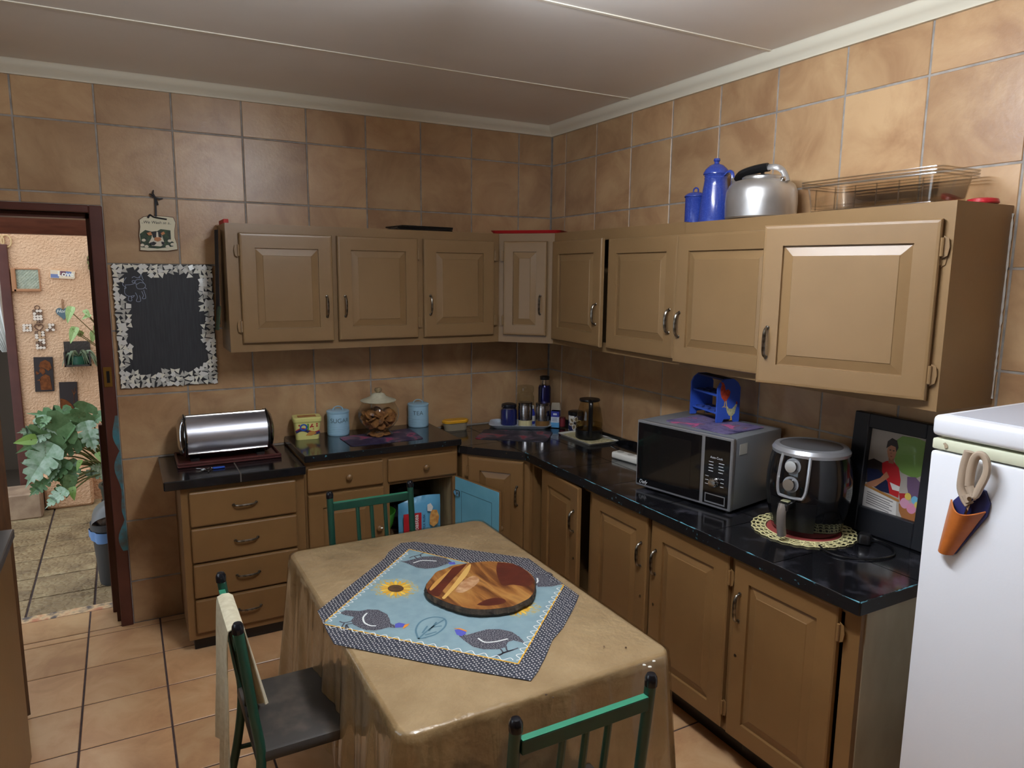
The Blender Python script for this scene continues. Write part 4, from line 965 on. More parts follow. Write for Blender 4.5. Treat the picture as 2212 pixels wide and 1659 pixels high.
for k in range(2):
    y0 = -2.045+.012*k
    G().tube(smooth_path([(-2.345, y0, .42), (-2.352, y0+.004, .37), (-2.346, y0-.006, .32+.03*k), (-2.352, y0-.004, .29+.035*k)], 4), .004, 6).build('apron_string', TOW, tw, world=True)
# ================================================================ things on the left and middle worktops
WZ = .9005; MZ = .9455
MAROON = M('maroon_board', (74, 34, 32), .35)
bt_ = T('serving_board', 'dark red brown tray under the steel bread bin', 'tray', (-2.085, -.175, WZ))
s = G(); s.box(-.25, .25, -.135, .135, 0, .010, b=.004); s.box(-.25, .25, -.135, -.122, .010, .024, b=.004); s.box(-.25, .25, .122, .135, .010, .024, b=.004); s.box(-.25, -.237, -.122, .122, .010, .024, b=.004); s.box(.237, .25, -.122, .122, .010, .024, b=.004)
s.build('tray_body', MAROON, bt_, smooth=0)
bb = T('bread_bin', 'brushed steel roll top bread bin', 'bread bin', (-2.087, -.165, WZ+.0105))
R_ = .112; cz = R_+.008; hl = .205
def dome(sx):
    s = G(); prof = [(0, .032), (.05, .030), (.085, .022), (.104, .010), (R_, -.006), (R_, -.012)]
    s.lathe(prof, 40); 
    bmesh.ops.rotate(s.bm, verts=s.bm.verts, cent=(0, 0, 0), matrix=Matrix.Rotation(sx*PI/2, 3, 'Y')); bmesh.ops.translate(s.bm, verts=s.bm.verts, vec=(sx*hl, 0, cz)); return s
for sx in (-1, 1): dome(sx).build('end_cap', CHROME if sx < 0 else STEEL, bb)
ROLL_ST = M('roll_top_steel', (206, 207, 214), .34, .85, c2=(168, 168, 176), ns=3, lo=.3, hi=.75, scale=(1.2, 12, 12))
def shell(a0, a1, r, x0, x1, n=24):
    return G().grid(lambda u, v: Vector((x0+(x1-x0)*v, -r*math.cos(a0+(a1-a0)*u), cz+r*math.sin(a0+(a1-a0)*u))), n, 2)
shell(-2.6, 3.7, R_-.003, -hl, hl, 48).build('body_shell', STEEL, bb)
s = shell(-.75, 1.25, R_+.001, -hl+.012, hl-.012); bmesh.ops.solidify(s.bm, geom=list(s.bm.faces), thickness=.0015); s.build('roll_door', ROLL_ST, bb)
for sx in (-1, 1):
    G().tube([(sx*(hl-.004), -(R_+.002)*math.cos(t*.1), cz+(R_+.002)*math.sin(t*.1)) for t in range(-9, 16)], .004, 6).build('seal', BLACKP, bb)
for a in (-.70, 1.22): G().tube([(-hl+.014, -(R_+.004)*math.cos(a), cz+(R_+.004)*math.sin(a)), (hl-.014, -(R_+.004)*math.cos(a), cz+(R_+.004)*math.sin(a))], .006, 8).build('door_lip', CHROME, bb)
s = G()
for x in (-.16, .16): s.box(x-.02, x+.02, -.06, .06, 0, .012)
s.build('foot', BLACKP, bb, smooth=0)
ky = T('keys', 'bunch of keys with a blue tag on the left worktop', 'keys', (-2.20, -.385, WZ))
G().tube([(.018*math.cos(t*PI/8), .018*math.sin(t*PI/8), .003+.002*math.sin(t)) for t in range(16)], .0018, 6, closed=True).build('key_ring', CHROME, ky)
for k, a in enumerate((3.4, 4.0, 4.6, 2.7)):
    d = Vector((math.cos(a), math.sin(a), 0)); s = G(); p0 = d*.02; X = Matrix.Rotation(a, 4, 'Z'); s.box(.018, .034, -.009, .009, .001+k*.0012, .003+k*.0012, xf=X); s.box(.034, .06, -.003, .003, .001+k*.0012, .003+k*.0012, xf=X); s.build('key', CHROME, ky, smooth=0)
G().box(.018, .075, -.010, .010, .0008, .008, b=.003).build('key_tag', M('blue_tag', (40, 86, 190), .4), ky)
# margarine tub
PYEL = M('pale_yellow_plastic', (228, 224, 138), .4)
tu = T('margarine_tub', 'pale yellow margarine tub lettered Ole beside the bread bin', 'tub', (-1.655, -.105, MZ), -.12)
def rrect(w, h, r, n=5):
    out = []
    for cx, cy, a in ((w/2-r, -h/2+r, -PI/2), (w/2-r, h/2-r, 0), (-w/2+r, h/2-r, PI/2), (-w/2+r, -h/2+r, PI)):
        for k in range(n+1): t = a+PI/2*k/n; out.append((cx+r*math.cos(t), cy+r*math.sin(t)))
    return out
def loft(s, levels):
    R = [[s.bm.verts.new((x, y, z)) for x, y in pts] for pts, z in levels]
    for a, b in zip(R, R[1:]): s.skin(a, b)
    s._f(R[0][::-1]); s._f(R[-1]); return s
loft(G(), [(rrect(.125, .085, .02), 0), (rrect(.145, .105, .02), .105)]).build('tub_body', PYEL, tu)
loft(G(), [(rrect(.152, .112, .022), .100), (rrect(.156, .116, .024), .104), (rrect(.156, .116, .024), .122), (rrect(.150, .110, .022), .126)]).build('tub_lid', PYEL, tu)
def tubface(x, z): return Vector((x, -.0429-z*.0953-.0006, z))
s = G(); s.strip([tubface(-.064+.128*k/20, .046+.012*math.sin(k/20*6)) for k in range(21)], .016, (0, -1, 0)); s.build('navy_swoosh', M('tub_navy', (44, 42, 92), .5), tu, smooth=0)
s = G(); s.strip([tubface(-.064+.128*k/20, .055+.012*math.sin(k/20*6)) for k in range(21)], .005, (0, -1, 0)); s.build('red_swoosh', M('tub_red', (190, 46, 50), .5), tu, smooth=0)
TB = [M('tub_blue', (40, 90, 190), .5), M('tub_green', (70, 150, 70), .5), M('tub_red', (190, 46, 50), .5)]
for ch, dx, m_ in (('O', -.022, TB[0]), ('l', .002, TB[1]), ('\u00e9', .022, TB[2])): textmesh('lettering', ch, .052, m_, tu, lambda x, y, dx=dx: tubface(x+dx, y+.070)+Vector((0, -.0008, 0)), bold=.0015)
s = G(); s.flat([tubface(x, z)+Vector((0, -.001, 0)) for x, z in ((-.012, .024), (.02, .022), (.048, .034), (.03, .05), (.005, .044))]); s.build('toast_print', M('toast', (206, 146, 70), .5), tu, smooth=0)
s = G()
for x, z in ((-.045, .084), (.05, .088), (.05, .076)): s.flat([tubface(x+.005*math.sin(t), z+.005*math.cos(t))+Vector((0, -.0006, 0)) for t in (0, .8, 1.6, 2.4, 3.2, 4, 4.8, 5.6)])
s.build('heart_marks', TB[2], tu, smooth=0)
s = G(); s.box(-.05, .05, -.03, .03, .1262, .1266); s.build('lid_print', M('lid_print', (206, 150, 70), .5, c2=(160, 80, 50), ns=30), tu, smooth=0)
# canisters
PBL = M('powder_blue_tin', (158, 198, 220), .38)
def canister(label, word, loc, face):
    t = T('canister', label, 'canister', loc, 0, 'pale blue lettered canisters'); r = .062; h = .128
    prof = [(0, 0), (r-.002, 0), (r, .003)]
    for k in range(5): prof += [(r, .008+.010*k), (r+.0015, .013+.010*k), (r, .018+.010*k)]
    prof += [(r, .075), (r, h-.004), (r-.002, h), (0, h)]
    G().lathe(prof, 40).build('tin', PBL, t)
    G().lathe([(0, h+.001), (r+.002, h+.001), (r+.0025, h+.010), (r-.002, h+.013), (r-.01, h+.015), (0, h+.016)], 40).build('lid', PBL, t)
    a = face+PI/2; G().tube(smooth_path([(math.cos(a)*.028*k, math.sin(a)*.028*k, z) for k, z in ((-1, h+.014), (-.8, h+.028), (0, h+.036), (.8, h+.028), (1, h+.014))], 4), .0045, 8, sy=.6).build('lid_handle', PBL, t)
    rr = r+.0008
    textmesh('lettering', word, .036, M('grey_lettering', (48, 56, 68), .6), t, lambda x, y: Vector((rr*math.cos(face+x/rr), rr*math.sin(face+x/rr), .088+y)), bold=-.0004)
    return t
canister('pale blue canister lettered SUGAR next to the margarine tub', 'SUGAR', (-1.472, -.085, MZ), -1.66)
canister('pale blue canister lettered TEA at the wall right of the cookie jar', 'TEA', (-.975, -.072, MZ), -1.95)
# cookie jar on its mat
def galaxy(name, a, b, c):
    mt, nt, bs = nodes(name); vec = coords(nt)
    col = ramp(nt, noise(nt, vec, 9, 6, .6, .4), [(.36, a), (.5, b), (.56, (96, 88, 100)), (.62, c), (.72, a)])
    nt.links.new(col, bs.inputs['Base Color']); bs.inputs['Roughness'].default_value = .5; MATS[name] = mt; return mt
GAL = galaxy('purple_floral_mat', (34, 30, 58), (52, 44, 78), (168, 62, 104)); GAL2 = galaxy('red_floral_mat', (36, 34, 42), (54, 48, 58), (158, 48, 62)); GAL3 = galaxy('pink_floral_mat', (52, 44, 84), (120, 108, 146), (206, 92, 142))
def mat(label, quad, z, m, r=.025):
    Q = [Vector((a, b, 0)) for a, b in quad]; c = sum(Q, Vector())/4; out = []
    for i in range(4):
        p = Q[i]; a = (Q[i-1]-p).normalized()*r; b = (Q[(i+1) % 4]-p).normalized()*r
        for k in range(5): t = k/4; out.append((p+a)*(1-t)**2+p*2*t*(1-t)+(p+b)*t**2)
    o = T('placemat', label, 'placemat', (c.x, c.y, z)); G().prism([(q.x-c.x, q.y-c.y) for q in out], lambda x, y, d: Vector((x, y, d)), 0, .0035).build('mat_sheet', m, o, smooth=0)
    return o
mat('dark purple floral placemat under the cookie jar', [(-1.495, -.175), (-1.49, -.415), (-1.075, -.415), (-1.06, -.13)], MZ, GAL)
mat('dark placemat with red flowers in the worktop corner', [(-.735, -.370), (-.57, -.175), (-.225, -.432), (-.395, -.632)], WZ+.0002, GAL2)
JG = THIN('jar_glass', (246, 246, 240), rough=.02, base=.02)
jx, jy, jz = -1.275, -.225, MZ+.0037
cj = T('cookie_jar', 'round glass jar with a cream lid full of brown cookies', 'jar', (jx, jy, jz))
G().lathe([(.070, .001), (.078, .004), (.080, .010), (.066, .026), (.062, .034), (.085, .055), (.108, .085), (.117, .118), (.113, .15), (.098, .178), (.090, .192), (.092, .198)], 40).build('glass_bowl', JG, cj)
G().lathe([(0, .0345), (.060, .0345)], 30).build('glass_floor', JG, cj)
G().lathe([(.086, .196), (.100, .200), (.101, .204), (.070, .215), (.045, .226), (.036, .240), (.022, .246), (0, .247)], 40).build('jar_lid', M('cream_lid', (206, 202, 176), .5, c2=(188, 182, 156), ns=30), cj)
G().lathe([(.012, .246), (.013, .250), (.020, .256), (.022, .266), (.016, .274), (0, .276)], 20).build('lid_knob', M('amber_glass_knob', (140, 122, 92), .1, coat=.6), cj)
COOK = M('cookie', (166, 114, 62), .85, c2=(120, 76, 40), ns=40, bs=90, bd=.006, rand=True)
s = G(); s.lathe([(0, 0), (.020, 0), (.026, .003), (.027, .007), (.023, .011), (.012, .0125), (0, .0115)], 16); ckm = s.mesh('cookie'); ckm.materials.append(COOK)
pl_ = []
RR = random.Random(11)
for lay, (zz, rad, nn) in enumerate(((.048, .040, 5), (.064, .062, 8), (.082, .078, 9), (.100, .084, 10), (.118, .082, 9), (.132, .060, 6))):
    for k in range(nn):
        a = 2*PI*k/nn+lay*.7; r = rad*RR.uniform(.86, 1.0)
        tilt = RR.uniform(.3, 1.3)
        pl_.append((Vector((jx+r*math.cos(a), jy+r*math.sin(a), jz+zz)), (tilt*math.sin(a)*1.0, -tilt*math.cos(a), RR.uniform(0, 6))))
    if lay in (1, 3, 5): pl_.append((Vector((jx, jy, jz+zz)), (RR.uniform(-.5, .5), RR.uniform(-.5, .5), 0)))
for k in range(7): a = 2*PI*k/7; pl_.append((Vector((jx+.042*math.cos(a), jy+.042*math.sin(a), jz+.006)), (RR.uniform(-.3, .3), RR.uniform(-.3, .3), 0)))
for p_, r_ in pl_: tag(put('cookie', ckm, None, loc=p_, rot=r_), 'round brown cookie inside the glass cookie jar', 'cookie', 'cookies in the glass jar')
yc = T('lunch_container', 'oval clear container with a yellow lid by the corner', 'container', (-.735, -.09, WZ), -.02)
loft(G(), [(rrect(.145, .062, .03), 0), (rrect(.160, .074, .036), .050)]).build('container_body', M('cloudy_plastic', (146, 136, 116), .4), yc)
loft(G(), [(rrect(.172, .086, .042), .049), (rrect(.174, .088, .043), .060), (rrect(.164, .078, .038), .0605), (rrect(.158, .072, .035), .066)]).build('container_lid', M('yellow_lid', (224, 164, 36), .4), yc)

# ================================================================ tray in the corner
st_ = T('serving_tray', 'white serving tray with blue rim holding canisters in the corner', 'tray', (-.315, -.175, WZ+.0002), -.53)
o0, o1, o2 = rrect(.34, .17, .03), rrect(.40, .225, .05), rrect(.385, .21, .045)
s = G(); R = [[s.bm.verts.new((x, y, z)) for x, y in pts] for pts, z in ((o0, 0), (o1, .022), (o2, .0225), (rrect(.335, .165, .03), .004))]
for a, b in zip(R, R[1:]): s.skin(a, b)
s._f(R[0][::-1]); s._f(R[-1]); s.build('tray_body', M('pale_blue_white_tray', (196, 208, 222), .3), st_)
TZ2 = WZ+.0048
COB = M('cobalt_glaze', (26, 34, 92), .18, coat=.3)
bj = T('clip_jar', 'dark blue clip top jar on the serving tray', 'jar', (-.372, -.125, TZ2))
G().lathe([(0, 0), (.048, 0), (.053, .006), (.053, .095), (.046, .108), (.046, .114), (0, .114)], 28).build('jar_body', COB, bj)
G().lathe([(0, .116), (.048, .116), (.050, .122), (.047, .136), (.030, .142), (0, .143)], 28).build('lid', M('dark_lid', (18, 20, 34), .3), bj)
G().tube([(-.049, -.012, .10), (-.054, -.016, .118), (-.048, -.02, .13)], .002, 6).tube([(.051*math.cos(t*.3), .051*math.sin(t*.3), .112) for t in range(21)], .0018, 6).build('wire_clip', CHROME, bj)
def steel_can(label, loc, fill):
    t = T('glass_canister', label, 'canister', loc, 0, 'steel and glass canisters')
    G().lathe([(0, .001), (.044, .001), (.046, .004), (.044, .045)], 28).build('glass_base', M('can_fill_'+str(fill[0]), fill, .35), t)
    G().lathe([(.0452, .040), (.0452, .128), (.042, .134), (.042, .138), (.045, .139), (.045, .150), (.04, .154), (0, .155)], 28).build('steel_sleeve', STEEL, t)
steel_can('steel canister with cream contents on the serving tray', (-.290, -.195, TZ2), (206, 196, 150))
steel_can('steel canister with brown contents on the serving tray', (-.198, -.258, TZ2), (128, 92, 46))
gj = T('glass_jar', 'tall clear glass jar with a glass lid at the back of the tray', 'jar', (-.225, -.078, WZ+.005))
G().lathe([(.055, .001), (.060, .006), (.061, .17), (.05, .188), (.052, .195)], 8).build('jar_body', JG, gj)
G().lathe([(0, .001), (.055, .001)], 8).build('jar_floor', JG, gj)
G().lathe([(.050, .196), (.056, .198), (.056, .226), (.052, .238), (0, .240)], 24).build('jar_lid', JG, gj)
fl = T('vacuum_flask', 'tall navy vacuum flask standing in the corner', 'flask', (-.075, -.075, WZ))
G().lathe([(0, 0), (.038, 0), (.042, .005), (.042, .222), (.036, .238), (.0, .238)], 28).build('flask_body', M('navy_metal', (24, 24, 70), .2, .5), fl)
G().lathe([(.034, .238), (.035, .242), (.030, .246), (.030, .275), (0, .275)], 28).build('steel_neck', CHROME, fl)
G().lathe([(0, .276), (.032, .276), (.033, .296), (.026, .300), (0, .301)], 28).build('cap', BLACKP, fl)
G().tube(smooth_path([(-.03, -.02, .25), (-.052, -.03, .22), (-.058, -.03, .15), (-.05, -.03, .12), (-.05, -.03, .16), (-.042, -.028, .23)], 4), .002, 6).build('wrist_loop', BLACKP, fl)
mk = T('milk_carton', 'small blue and white drink carton on the serving tray', 'carton', (-.135, -.315, TZ2), -.75)
G().box(-.026, .026, -.022, .022, 0, .105, b=.001).build('carton', M('carton_white', (206, 216, 228), .5), mk, smooth=0)
G().box(-.0263, .0263, -.0225, .0225, .068, .105).build('blue_top', M('carton_blue', (40, 52, 150), .45), mk, smooth=0)
G().box(-.0263, .0263, -.0225, .0225, .0, .032).build('blue_base', M('carton_sky', (86, 158, 210), .45), mk, smooth=0)
s = G()
for k in range(5): s.box(-.018, .016-.004*(k % 2), -.0227, -.0221, .040+.005*k, .042+.005*k)
s.build('print_lines', M('carton_print', (120, 130, 160), .6), mk, smooth=0)
G().box(-.012, .012, -.0232, -.0226, .080, .092).build('white_logo', M('carton_white', (206, 216, 228)), mk, smooth=0)
sb = T('small_bottle', 'small blue and white labelled bottle between the steel canisters', 'bottle', (-.222, -.165, TZ2))
G().lathe([(0, 0), (.018, 0), (.02, .004), (.02, .075), (.012, .09), (.012, .10), (0, .10)], 18).build('bottle_body', M('carton_blue', (40, 52, 150)), sb)
G().lathe([(.0205, .02), (.0208, .021), (.0208, .055), (.0205, .056)], 18).build('label_band', WHITEP, sb)
G().lathe([(.0, .101), (.014, .101), (.014, .12), (0, .121)], 18).build('bottle_cap', WHITEP, sb)
pk = T('sweetener_packet', 'crumpled pale packet behind the blue carton', 'packet', (-.085, -.235, TZ2), -.5)
loft(G(), [(rrect(.06, .035, .01), 0), (rrect(.064, .038, .012), .09), (rrect(.058, .016, .006), .125), (rrect(.05, .006, .002), .140)]).build('packet_bag', M('paper_bag', (164, 154, 136), .8), pk)
rj = T('red_jar', 'small dark red pot at the right end of the serving tray', 'jar', (-.098, -.338, TZ2+.004))
G().lathe([(0, 0), (.018, 0), (.02, .004), (.02, .05), (0, .05)], 18).build('pot', M('dark_red', (112, 36, 44), .4), rj)
G().lathe([(0, .0505), (.021, .0505), (.021, .06), (0, .061)], 18).build('lid', M('dark_red_lid', (84, 28, 34), .4), rj)
fm = T('flower_jar', 'white and black jar decorated with a big raised flower', 'jar', (-.068, -.445, WZ))
G().lathe([(0, 0), (.042, 0), (.046, .004), (.046, .10), (0, .10)], 28).build('jar_body', M('blue_white_glaze', (40, 44, 84), .3, c2=(214, 214, 208), ns=10, lo=.47, hi=.52), fm)
G().lathe([(0, .1005), (.046, .1005), (.048, .104), (.048, .122), (.04, .126), (0, .127)], 28).build('lid', BLACKP, fm)
fa = -2.25; FWH = M('raised_white_outline', (226, 222, 208), .5); BEAD = M('tan_bead_fill', (150, 132, 104), .7, c2=(110, 94, 70), ns=200)
def fpt(a, b, d): r = .047+d; return Vector((r*math.cos(fa+a/.047), r*math.sin(fa+a/.047), .056+b))
for k in range(6):
    t = 2*PI*k/6+.3; dx, dz = math.cos(t), math.sin(t); nx, nz = -dz, dx
    pet = [(dx*.008, dz*.008), (dx*.024+nx*.011, dz*.024+nz*.011), (dx*.042, dz*.042), (dx*.024-nx*.011, dz*.024-nz*.011)]
    PP = smooth2([(a*1000, b*1000) for a, b in pet]); PP = [(a/1000, b/1000) for a, b in PP]
    G().flat([fpt(a, b, .0012) for a, b in PP]).build('petal', BEAD, fm, smooth=0); G().tube([fpt(a, b, .0018) for a, b in PP], .0018, 5, closed=True).build('petal_outline', FWH, fm)
G().sphere(fpt(0, 0, .001), .007, 10, 6).build('flower_centre', BLACKP, fm)
# kettle on a white tray
wt2 = T('small_tray', 'white rectangular tray under the electric kettle', 'tray', (-.130, -.670, WZ+.0002))
s = G(); R = [[s.bm.verts.new((x, y, z)) for x, y in pts] for pts, z in ((rrect(.19, .31, .012), 0), (rrect(.215, .345, .016), .014), (rrect(.208, .338, .015), .0142), (rrect(.186, .306, .011), .004))]
for a, b in zip(R, R[1:]): s.skin(a, b)
s._f(R[0][::-1]); s._f(R[-1]); s.build('tray_body', M('white_tray', (220, 218, 208), .35), wt2)
LACE = M('cream_napkin', (196, 188, 150), .8, c2=(170, 160, 118), ns=60, lo=.45, hi=.55)
s = G().grid(lambda u, v: Vector((-.09+.18*u, -.15+.30*v, .0085+.002*math.sin(9*u+4*v)+.002*math.sin(13*v))), 12, 16); bmesh.ops.solidify(s.bm, geom=list(s.bm.faces), thickness=.0015)
tag(s.build('tray_napkin', LACE, loc=(-.130, -.670, WZ)), 'cream printed napkin lying in the white tray', 'napkin')
ek = T('electric_kettle', 'glass electric kettle with black handle, lid and base', 'kettle', (-.128, -.678, WZ+.0125), math.atan2(-.86, -.5)+PI/2)
G().lathe([(0, 0), (.078, 0), (.080, .004), (.080, .048), (.076, .052), (0, .052)], 32).build('base', BLACKP, ek)
AMB = THIN('kettle_glass', (238, 232, 210), rough=.03, base=.02)
G().lathe([(.0765, .053), (.080, .075), (.079, .11), (.068, .165), (.056, .205), (.052, .218)], 36).build('glass_body', AMB, ek)
G().lathe([(0, .085), (.0775, .085), (.0775, .0851), (.076, .056), (0, .056)], 30).build('water', THIN('kettle_water', (236, 228, 196), rough=.02, base=.02), ek)
G().lathe([(0, .2185), (.058, .2185), (.062, .224), (.060, .232), (0, .235)], 32).build('lid', BLACKP, ek)
G().tube(smooth_path([(0, -.04, .228), (0, -.085, .225), (0, -.100, .205), (0, -.098, .13), (0, -.090, .06), (0, -.078, .02)], 4), .013, 10, sy=1.0).build('handle', BLACKP, ek)
G().tube(smooth_path([(.06, .04, .012), (.12, -.04, .016), (.17, -.10, .02)], 4), .003, 6).build('cord', BLACKP, ek)
kc = smooth_path([(-.10, -.86, WZ+.004), (-.06, -.90, WZ+.03), (-.05, -1.02, WZ+.045), (-.06, -1.15, WZ+.035), (-.09, -1.25, WZ+.02)], 6)
G().tube(kc, .0035, 8).build('trailing_cord', BLACKP, ek, world=True)
ps = T('power_strip', 'white multi socket power strip left of the microwave', 'power strip', (-.215, -1.26, WZ), math.atan2(-.18, .03))
G().box(-.17, .17, -.032, .032, 0, .036, b=.010, seg=3).build('strip_body', WHITEP, ps)
for k in range(4): G().cyl((-.13+.075*k, 0, .036), (-.13+.075*k, 0, .0368), .020, seg=16).build('socket', M('socket_grey', (180, 178, 170), .5), ps, smooth=0)

# ================================================================ microwave
ang = math.atan2(-.477, .092)
mw = T('microwave', 'silver and black microwave oven on the right counter', 'microwave', (-.486, -1.578, WZ), ang)
MW, MD, MH0, MH1 = .50, .365, .012, .318
GREYM = M('silver_grey_enamel', (142, 146, 150), .35, .4)
G().box(0, MW, .02, MD, MH0, MH1, b=.006, seg=2).build('body', GREYM, mw)
G().box(-.001, MW+.001, -.004, .0195, MH0, MH1+.001, b=.004).build('front_frame', M('silver_trim', (168, 170, 174), .3, .7), mw, smooth=0)
DG = M('black_glass', (14, 14, 16), .06, coat=.5, cr=.03)
G().box(.008, .352, -.0062, -.0042, MH0+.012, MH1-.010, b=.001).build('door_glass', DG, mw, smooth=0)
G().box(.04, .30, -.0068, -.0063, MH0+.045, MH1-.045).build('door_window', M('door_mesh', (22, 20, 20), .12, coat=.4, cr=.05), mw, smooth=0)
G().box(.368, MW-.010, -.0062, -.0042, MH0+.012, MH1-.010, b=.001).build('control_panel', DG, mw, smooth=0)
PRW = M('panel_white_print', (214, 216, 220), .5)
s = G()
for k in range(4): s.box(.392, .414, -.0066, -.0063, .205-.013*k, .2075-.013*k); s.box(.440, .466-.004*(k % 2), -.0066, -.0063, .205-.013*k, .2075-.013*k)
for x in (.378, .452):
    for z in (.142, .125, .108): s.box(x, x+.016, -.0066, -.0063, z, z+.002)
s.build('button_marks', PRW, mw, smooth=0)
textmesh('lettering', 'Auto Cook', .013, PRW, mw, lambda x, y: Vector((x+.428, -.0066, y+.226)))
textmesh('lettering', 'Defy', .024, PRW, mw, lambda x, y: Vector((x+.045, -.0069, y+.036)), shear=.35)
kb = G(); kb.lathe([(0, .024), (.016, .023), (.020, .016), (.022, 0)], 24); bmesh.ops.rotate(kb.bm, verts=kb.bm.verts, cent=(0, 0, 0), matrix=Matrix.Rotation(PI/2, 3, 'X')); bmesh.ops.translate(kb.bm, verts=kb.bm.verts, vec=(.424, -.0062, .122)); kb.build('dial', CHROME, mw)
s = G(); s.box(.380, MW-.022, -.0075, -.0063, .03, .036); s.box(.380, MW-.022, -.0075, -.0063, .066, .070); s.box(.380, .384, -.0075, -.0063, .036, .066); s.box(MW-.026, MW-.022, -.0075, -.0063, .036, .066); s.build('open_button', M('silver_trim', (168, 170, 174)), mw, smooth=0)
G().box(MW+.0004, MW+.0012, .045, .10, .245, .29).build('energy_sticker', M('sticker_white', (206, 206, 200), .6), mw, smooth=0)
s = G()
for x in (.04, MW-.04):
    for y in (.05, MD-.05): s.cyl((x, y, 0), (x, y, MH0+.002), .014, seg=10)
s.build('foot', BLACKP, mw)
X = XF[mw.name]
def mwp(x, y): q = X @ Vector((x, y, 0)); return (q.x, q.y)
mat('purple and pink floral placemat on top of the microwave', [mwp(.10, .06), mwp(.44, .045), mwp(.46, .30), mwp(.12, .315)], WZ+MH1+.0012, GAL3)
# egg rack
er = T('egg_rack', 'blue wooden egg rack with painted hens on the microwave', 'egg rack', (-.190, -1.590, WZ+MH1+.005), math.atan2(-.225, -.045))
EB = M('cobalt_blue_paint', (46, 82, 178), .5)
side = [(-.058, 0), (-.030, 0), (-.022, .014), (.022, .014), (.030, 0), (.058, 0), (.058, .155), (.045, .178), (.022, .195), (-.022, .195), (-.045, .178), (-.058, .155)]
ED = M('dark_blue_edge', (28, 38, 84), .5)
for x in (0, .215): G().prism(side, lambda a, b, d: Vector((d, a+.058, b)), x, x+.010).build('side_panel', EB, er, smooth=0)
for z in (.035, .115):
    s = G(); s.box(.0105, .2145, .008, .108, z, z+.008); sh_ = s.build('shelf', EB, er, smooth=0)
    for i in range(4):
        for j in range(2): G().tube([(.036+.051*i+.019*math.cos(t*PI/7), .034+.05*j+.019*math.sin(t*PI/7), z+.0085) for t in range(14)], .0022, 5, closed=True).build('egg_hole', ED, sh_)
G().box(.0105, .2145, .030, .086, .186, .194).build('top_bar', ED, er, smooth=0)
def HP(nm, pts, m, dx=.0004): G().flat([Vector((.225+dx, a, b)) for a, b in pts]).build(nm, m, er, smooth=0)
HRED = M('hen_red', (196, 72, 36), .6, c2=(150, 44, 26), ns=90); HCR = M('hen_cream', (196, 192, 146), .6, c2=(150, 150, 110), ns=90); HLEG = M('hen_leg', (206, 168, 80), .6)
HP('hen_print', [(.012, .150), (.018, .172), (.010, .183), (.026, .180), (.034, .165), (.038, .145), (.052, .150), (.064, .138), (.060, .118), (.046, .098), (.036, .094), (.020, .112), (.014, .130)], HRED)
HP('hen_legs', [(.036, .095), (.034, .075), (.022, .068), (.038, .070), (.040, .094)], HLEG); HP('hen_legs', [(.042, .096), (.046, .074), (.036, .066), (.050, .068), (.047, .096)], HLEG)
HP('hen_print', [(.046, .062), (.050, .074), (.060, .062), (.076, .060), (.088, .072), (.096, .084), (.102, .078), (.096, .060), (.092, .040), (.078, .026), (.062, .030), (.052, .044)], HCR)
HP('hen_comb', [(.094, .082), (.096, .094), (.102, .090), (.104, .080)], HRED, .0008)
HP('hen_legs', [(.070, .028), (.070, .012), (.062, .008), (.080, .008), (.076, .028)], HLEG)

# ================================================================ air fryer
af = T('air_fryer', 'black air fryer with silver ring and two dials', 'air fryer', (-.250, -2.325, WZ+.006), math.radians(-75))
GB = M('gloss_black', (14, 14, 16), .14, coat=.4, cr=.06)
AP = [(0, .002), (.118, .002), (.126, .012), (.146, .09), (.155, .16), (.153, .22), (.144, .28), (.134, .315), (0, .318)]
def ar(z):
    for (r0, z0), (r1, z1) in zip(AP[2:], AP[3:]):
        if z0 <= z <= z1: return r0+(r1-r0)*(z-z0)/(z1-z0)
    return .13
G().lathe(AP, 56).build('body', GB, af)
SILV = M('silver_plastic', (180, 182, 186), .3, .6)
G().lathe([(.139, .304), (.141, .316), (.132, .330), (.118, .334), (.112, .331), (.112, .318)], 56).build('top_ring', SILV, af)
G().lathe([(0, .336), (.06, .335), (.111, .330)], 48).build('top_plate', M('grey_top', (84, 84, 86), .35), af)
def afp(a, z, d): r = ar(z)+d; return Vector((r*math.sin(a), -r*math.cos(a), z))
def patch(a0, a1, z0, z1, d, m, nm, n=10):
    s = G().grid(lambda u, v: afp(a0+(a1-a0)*u, z0+(z1-z0)*v, d), n, n); s.build(nm, m, af)
patch(-.32, .32, .165, .306, .0022, DG, 'control_panel')
bp = [(-.36, .31), (-.35, .20), (-.30, .162), (-.2, .156), (.2, .156), (.30, .162), (.36, .20), (.40, .31)]
G().tube([afp(a.x, a.y, .002) for a in smooth_path([(x, y, 0) for x, y in bp], 4)], .006, 6).build('silver_border', SILV, af)
for z in (.272, .205):
    c = afp(0, z, .002); dr = Vector((0, -1, .12)).normalized()
    G().cyl(c, c+dr*.022, .024, .021, seg=24).build('dial', CHROME, af); G().cyl(c, c+dr*.002, .030, seg=24).build('dial_ring', M('dial_scale', (120, 122, 126), .4), af)
patch(-.62, .62, .022, .142, .002, M('satin_black', (18, 18, 20), .3), 'drawer')
s = G(); s.box(-.022, .022, -.215, -.142, .118, .145, b=.006, seg=2); s.build('handle_bridge', BLACKP, af)
G().tube(smooth_path([(0, -.205, .140), (0, -.216, .11), (0, -.212, .06), (0, -.200, .022)], 4), .017, 10, sy=.8).build('handle', M('handle_grey', (150, 142, 136), .35, .5), af)
G().box(-.016, .016, -.20, -.175, .1455, .152, b=.003).build('release_button', M('olive_button', (120, 120, 88), .4), af, smooth=0)
dy = T('crochet_doily', 'round cream crochet doily under the air fryer', 'doily', (-.262, -2.325, WZ+.0004))
DO = M('cream_crochet', (226, 216, 160), .9)
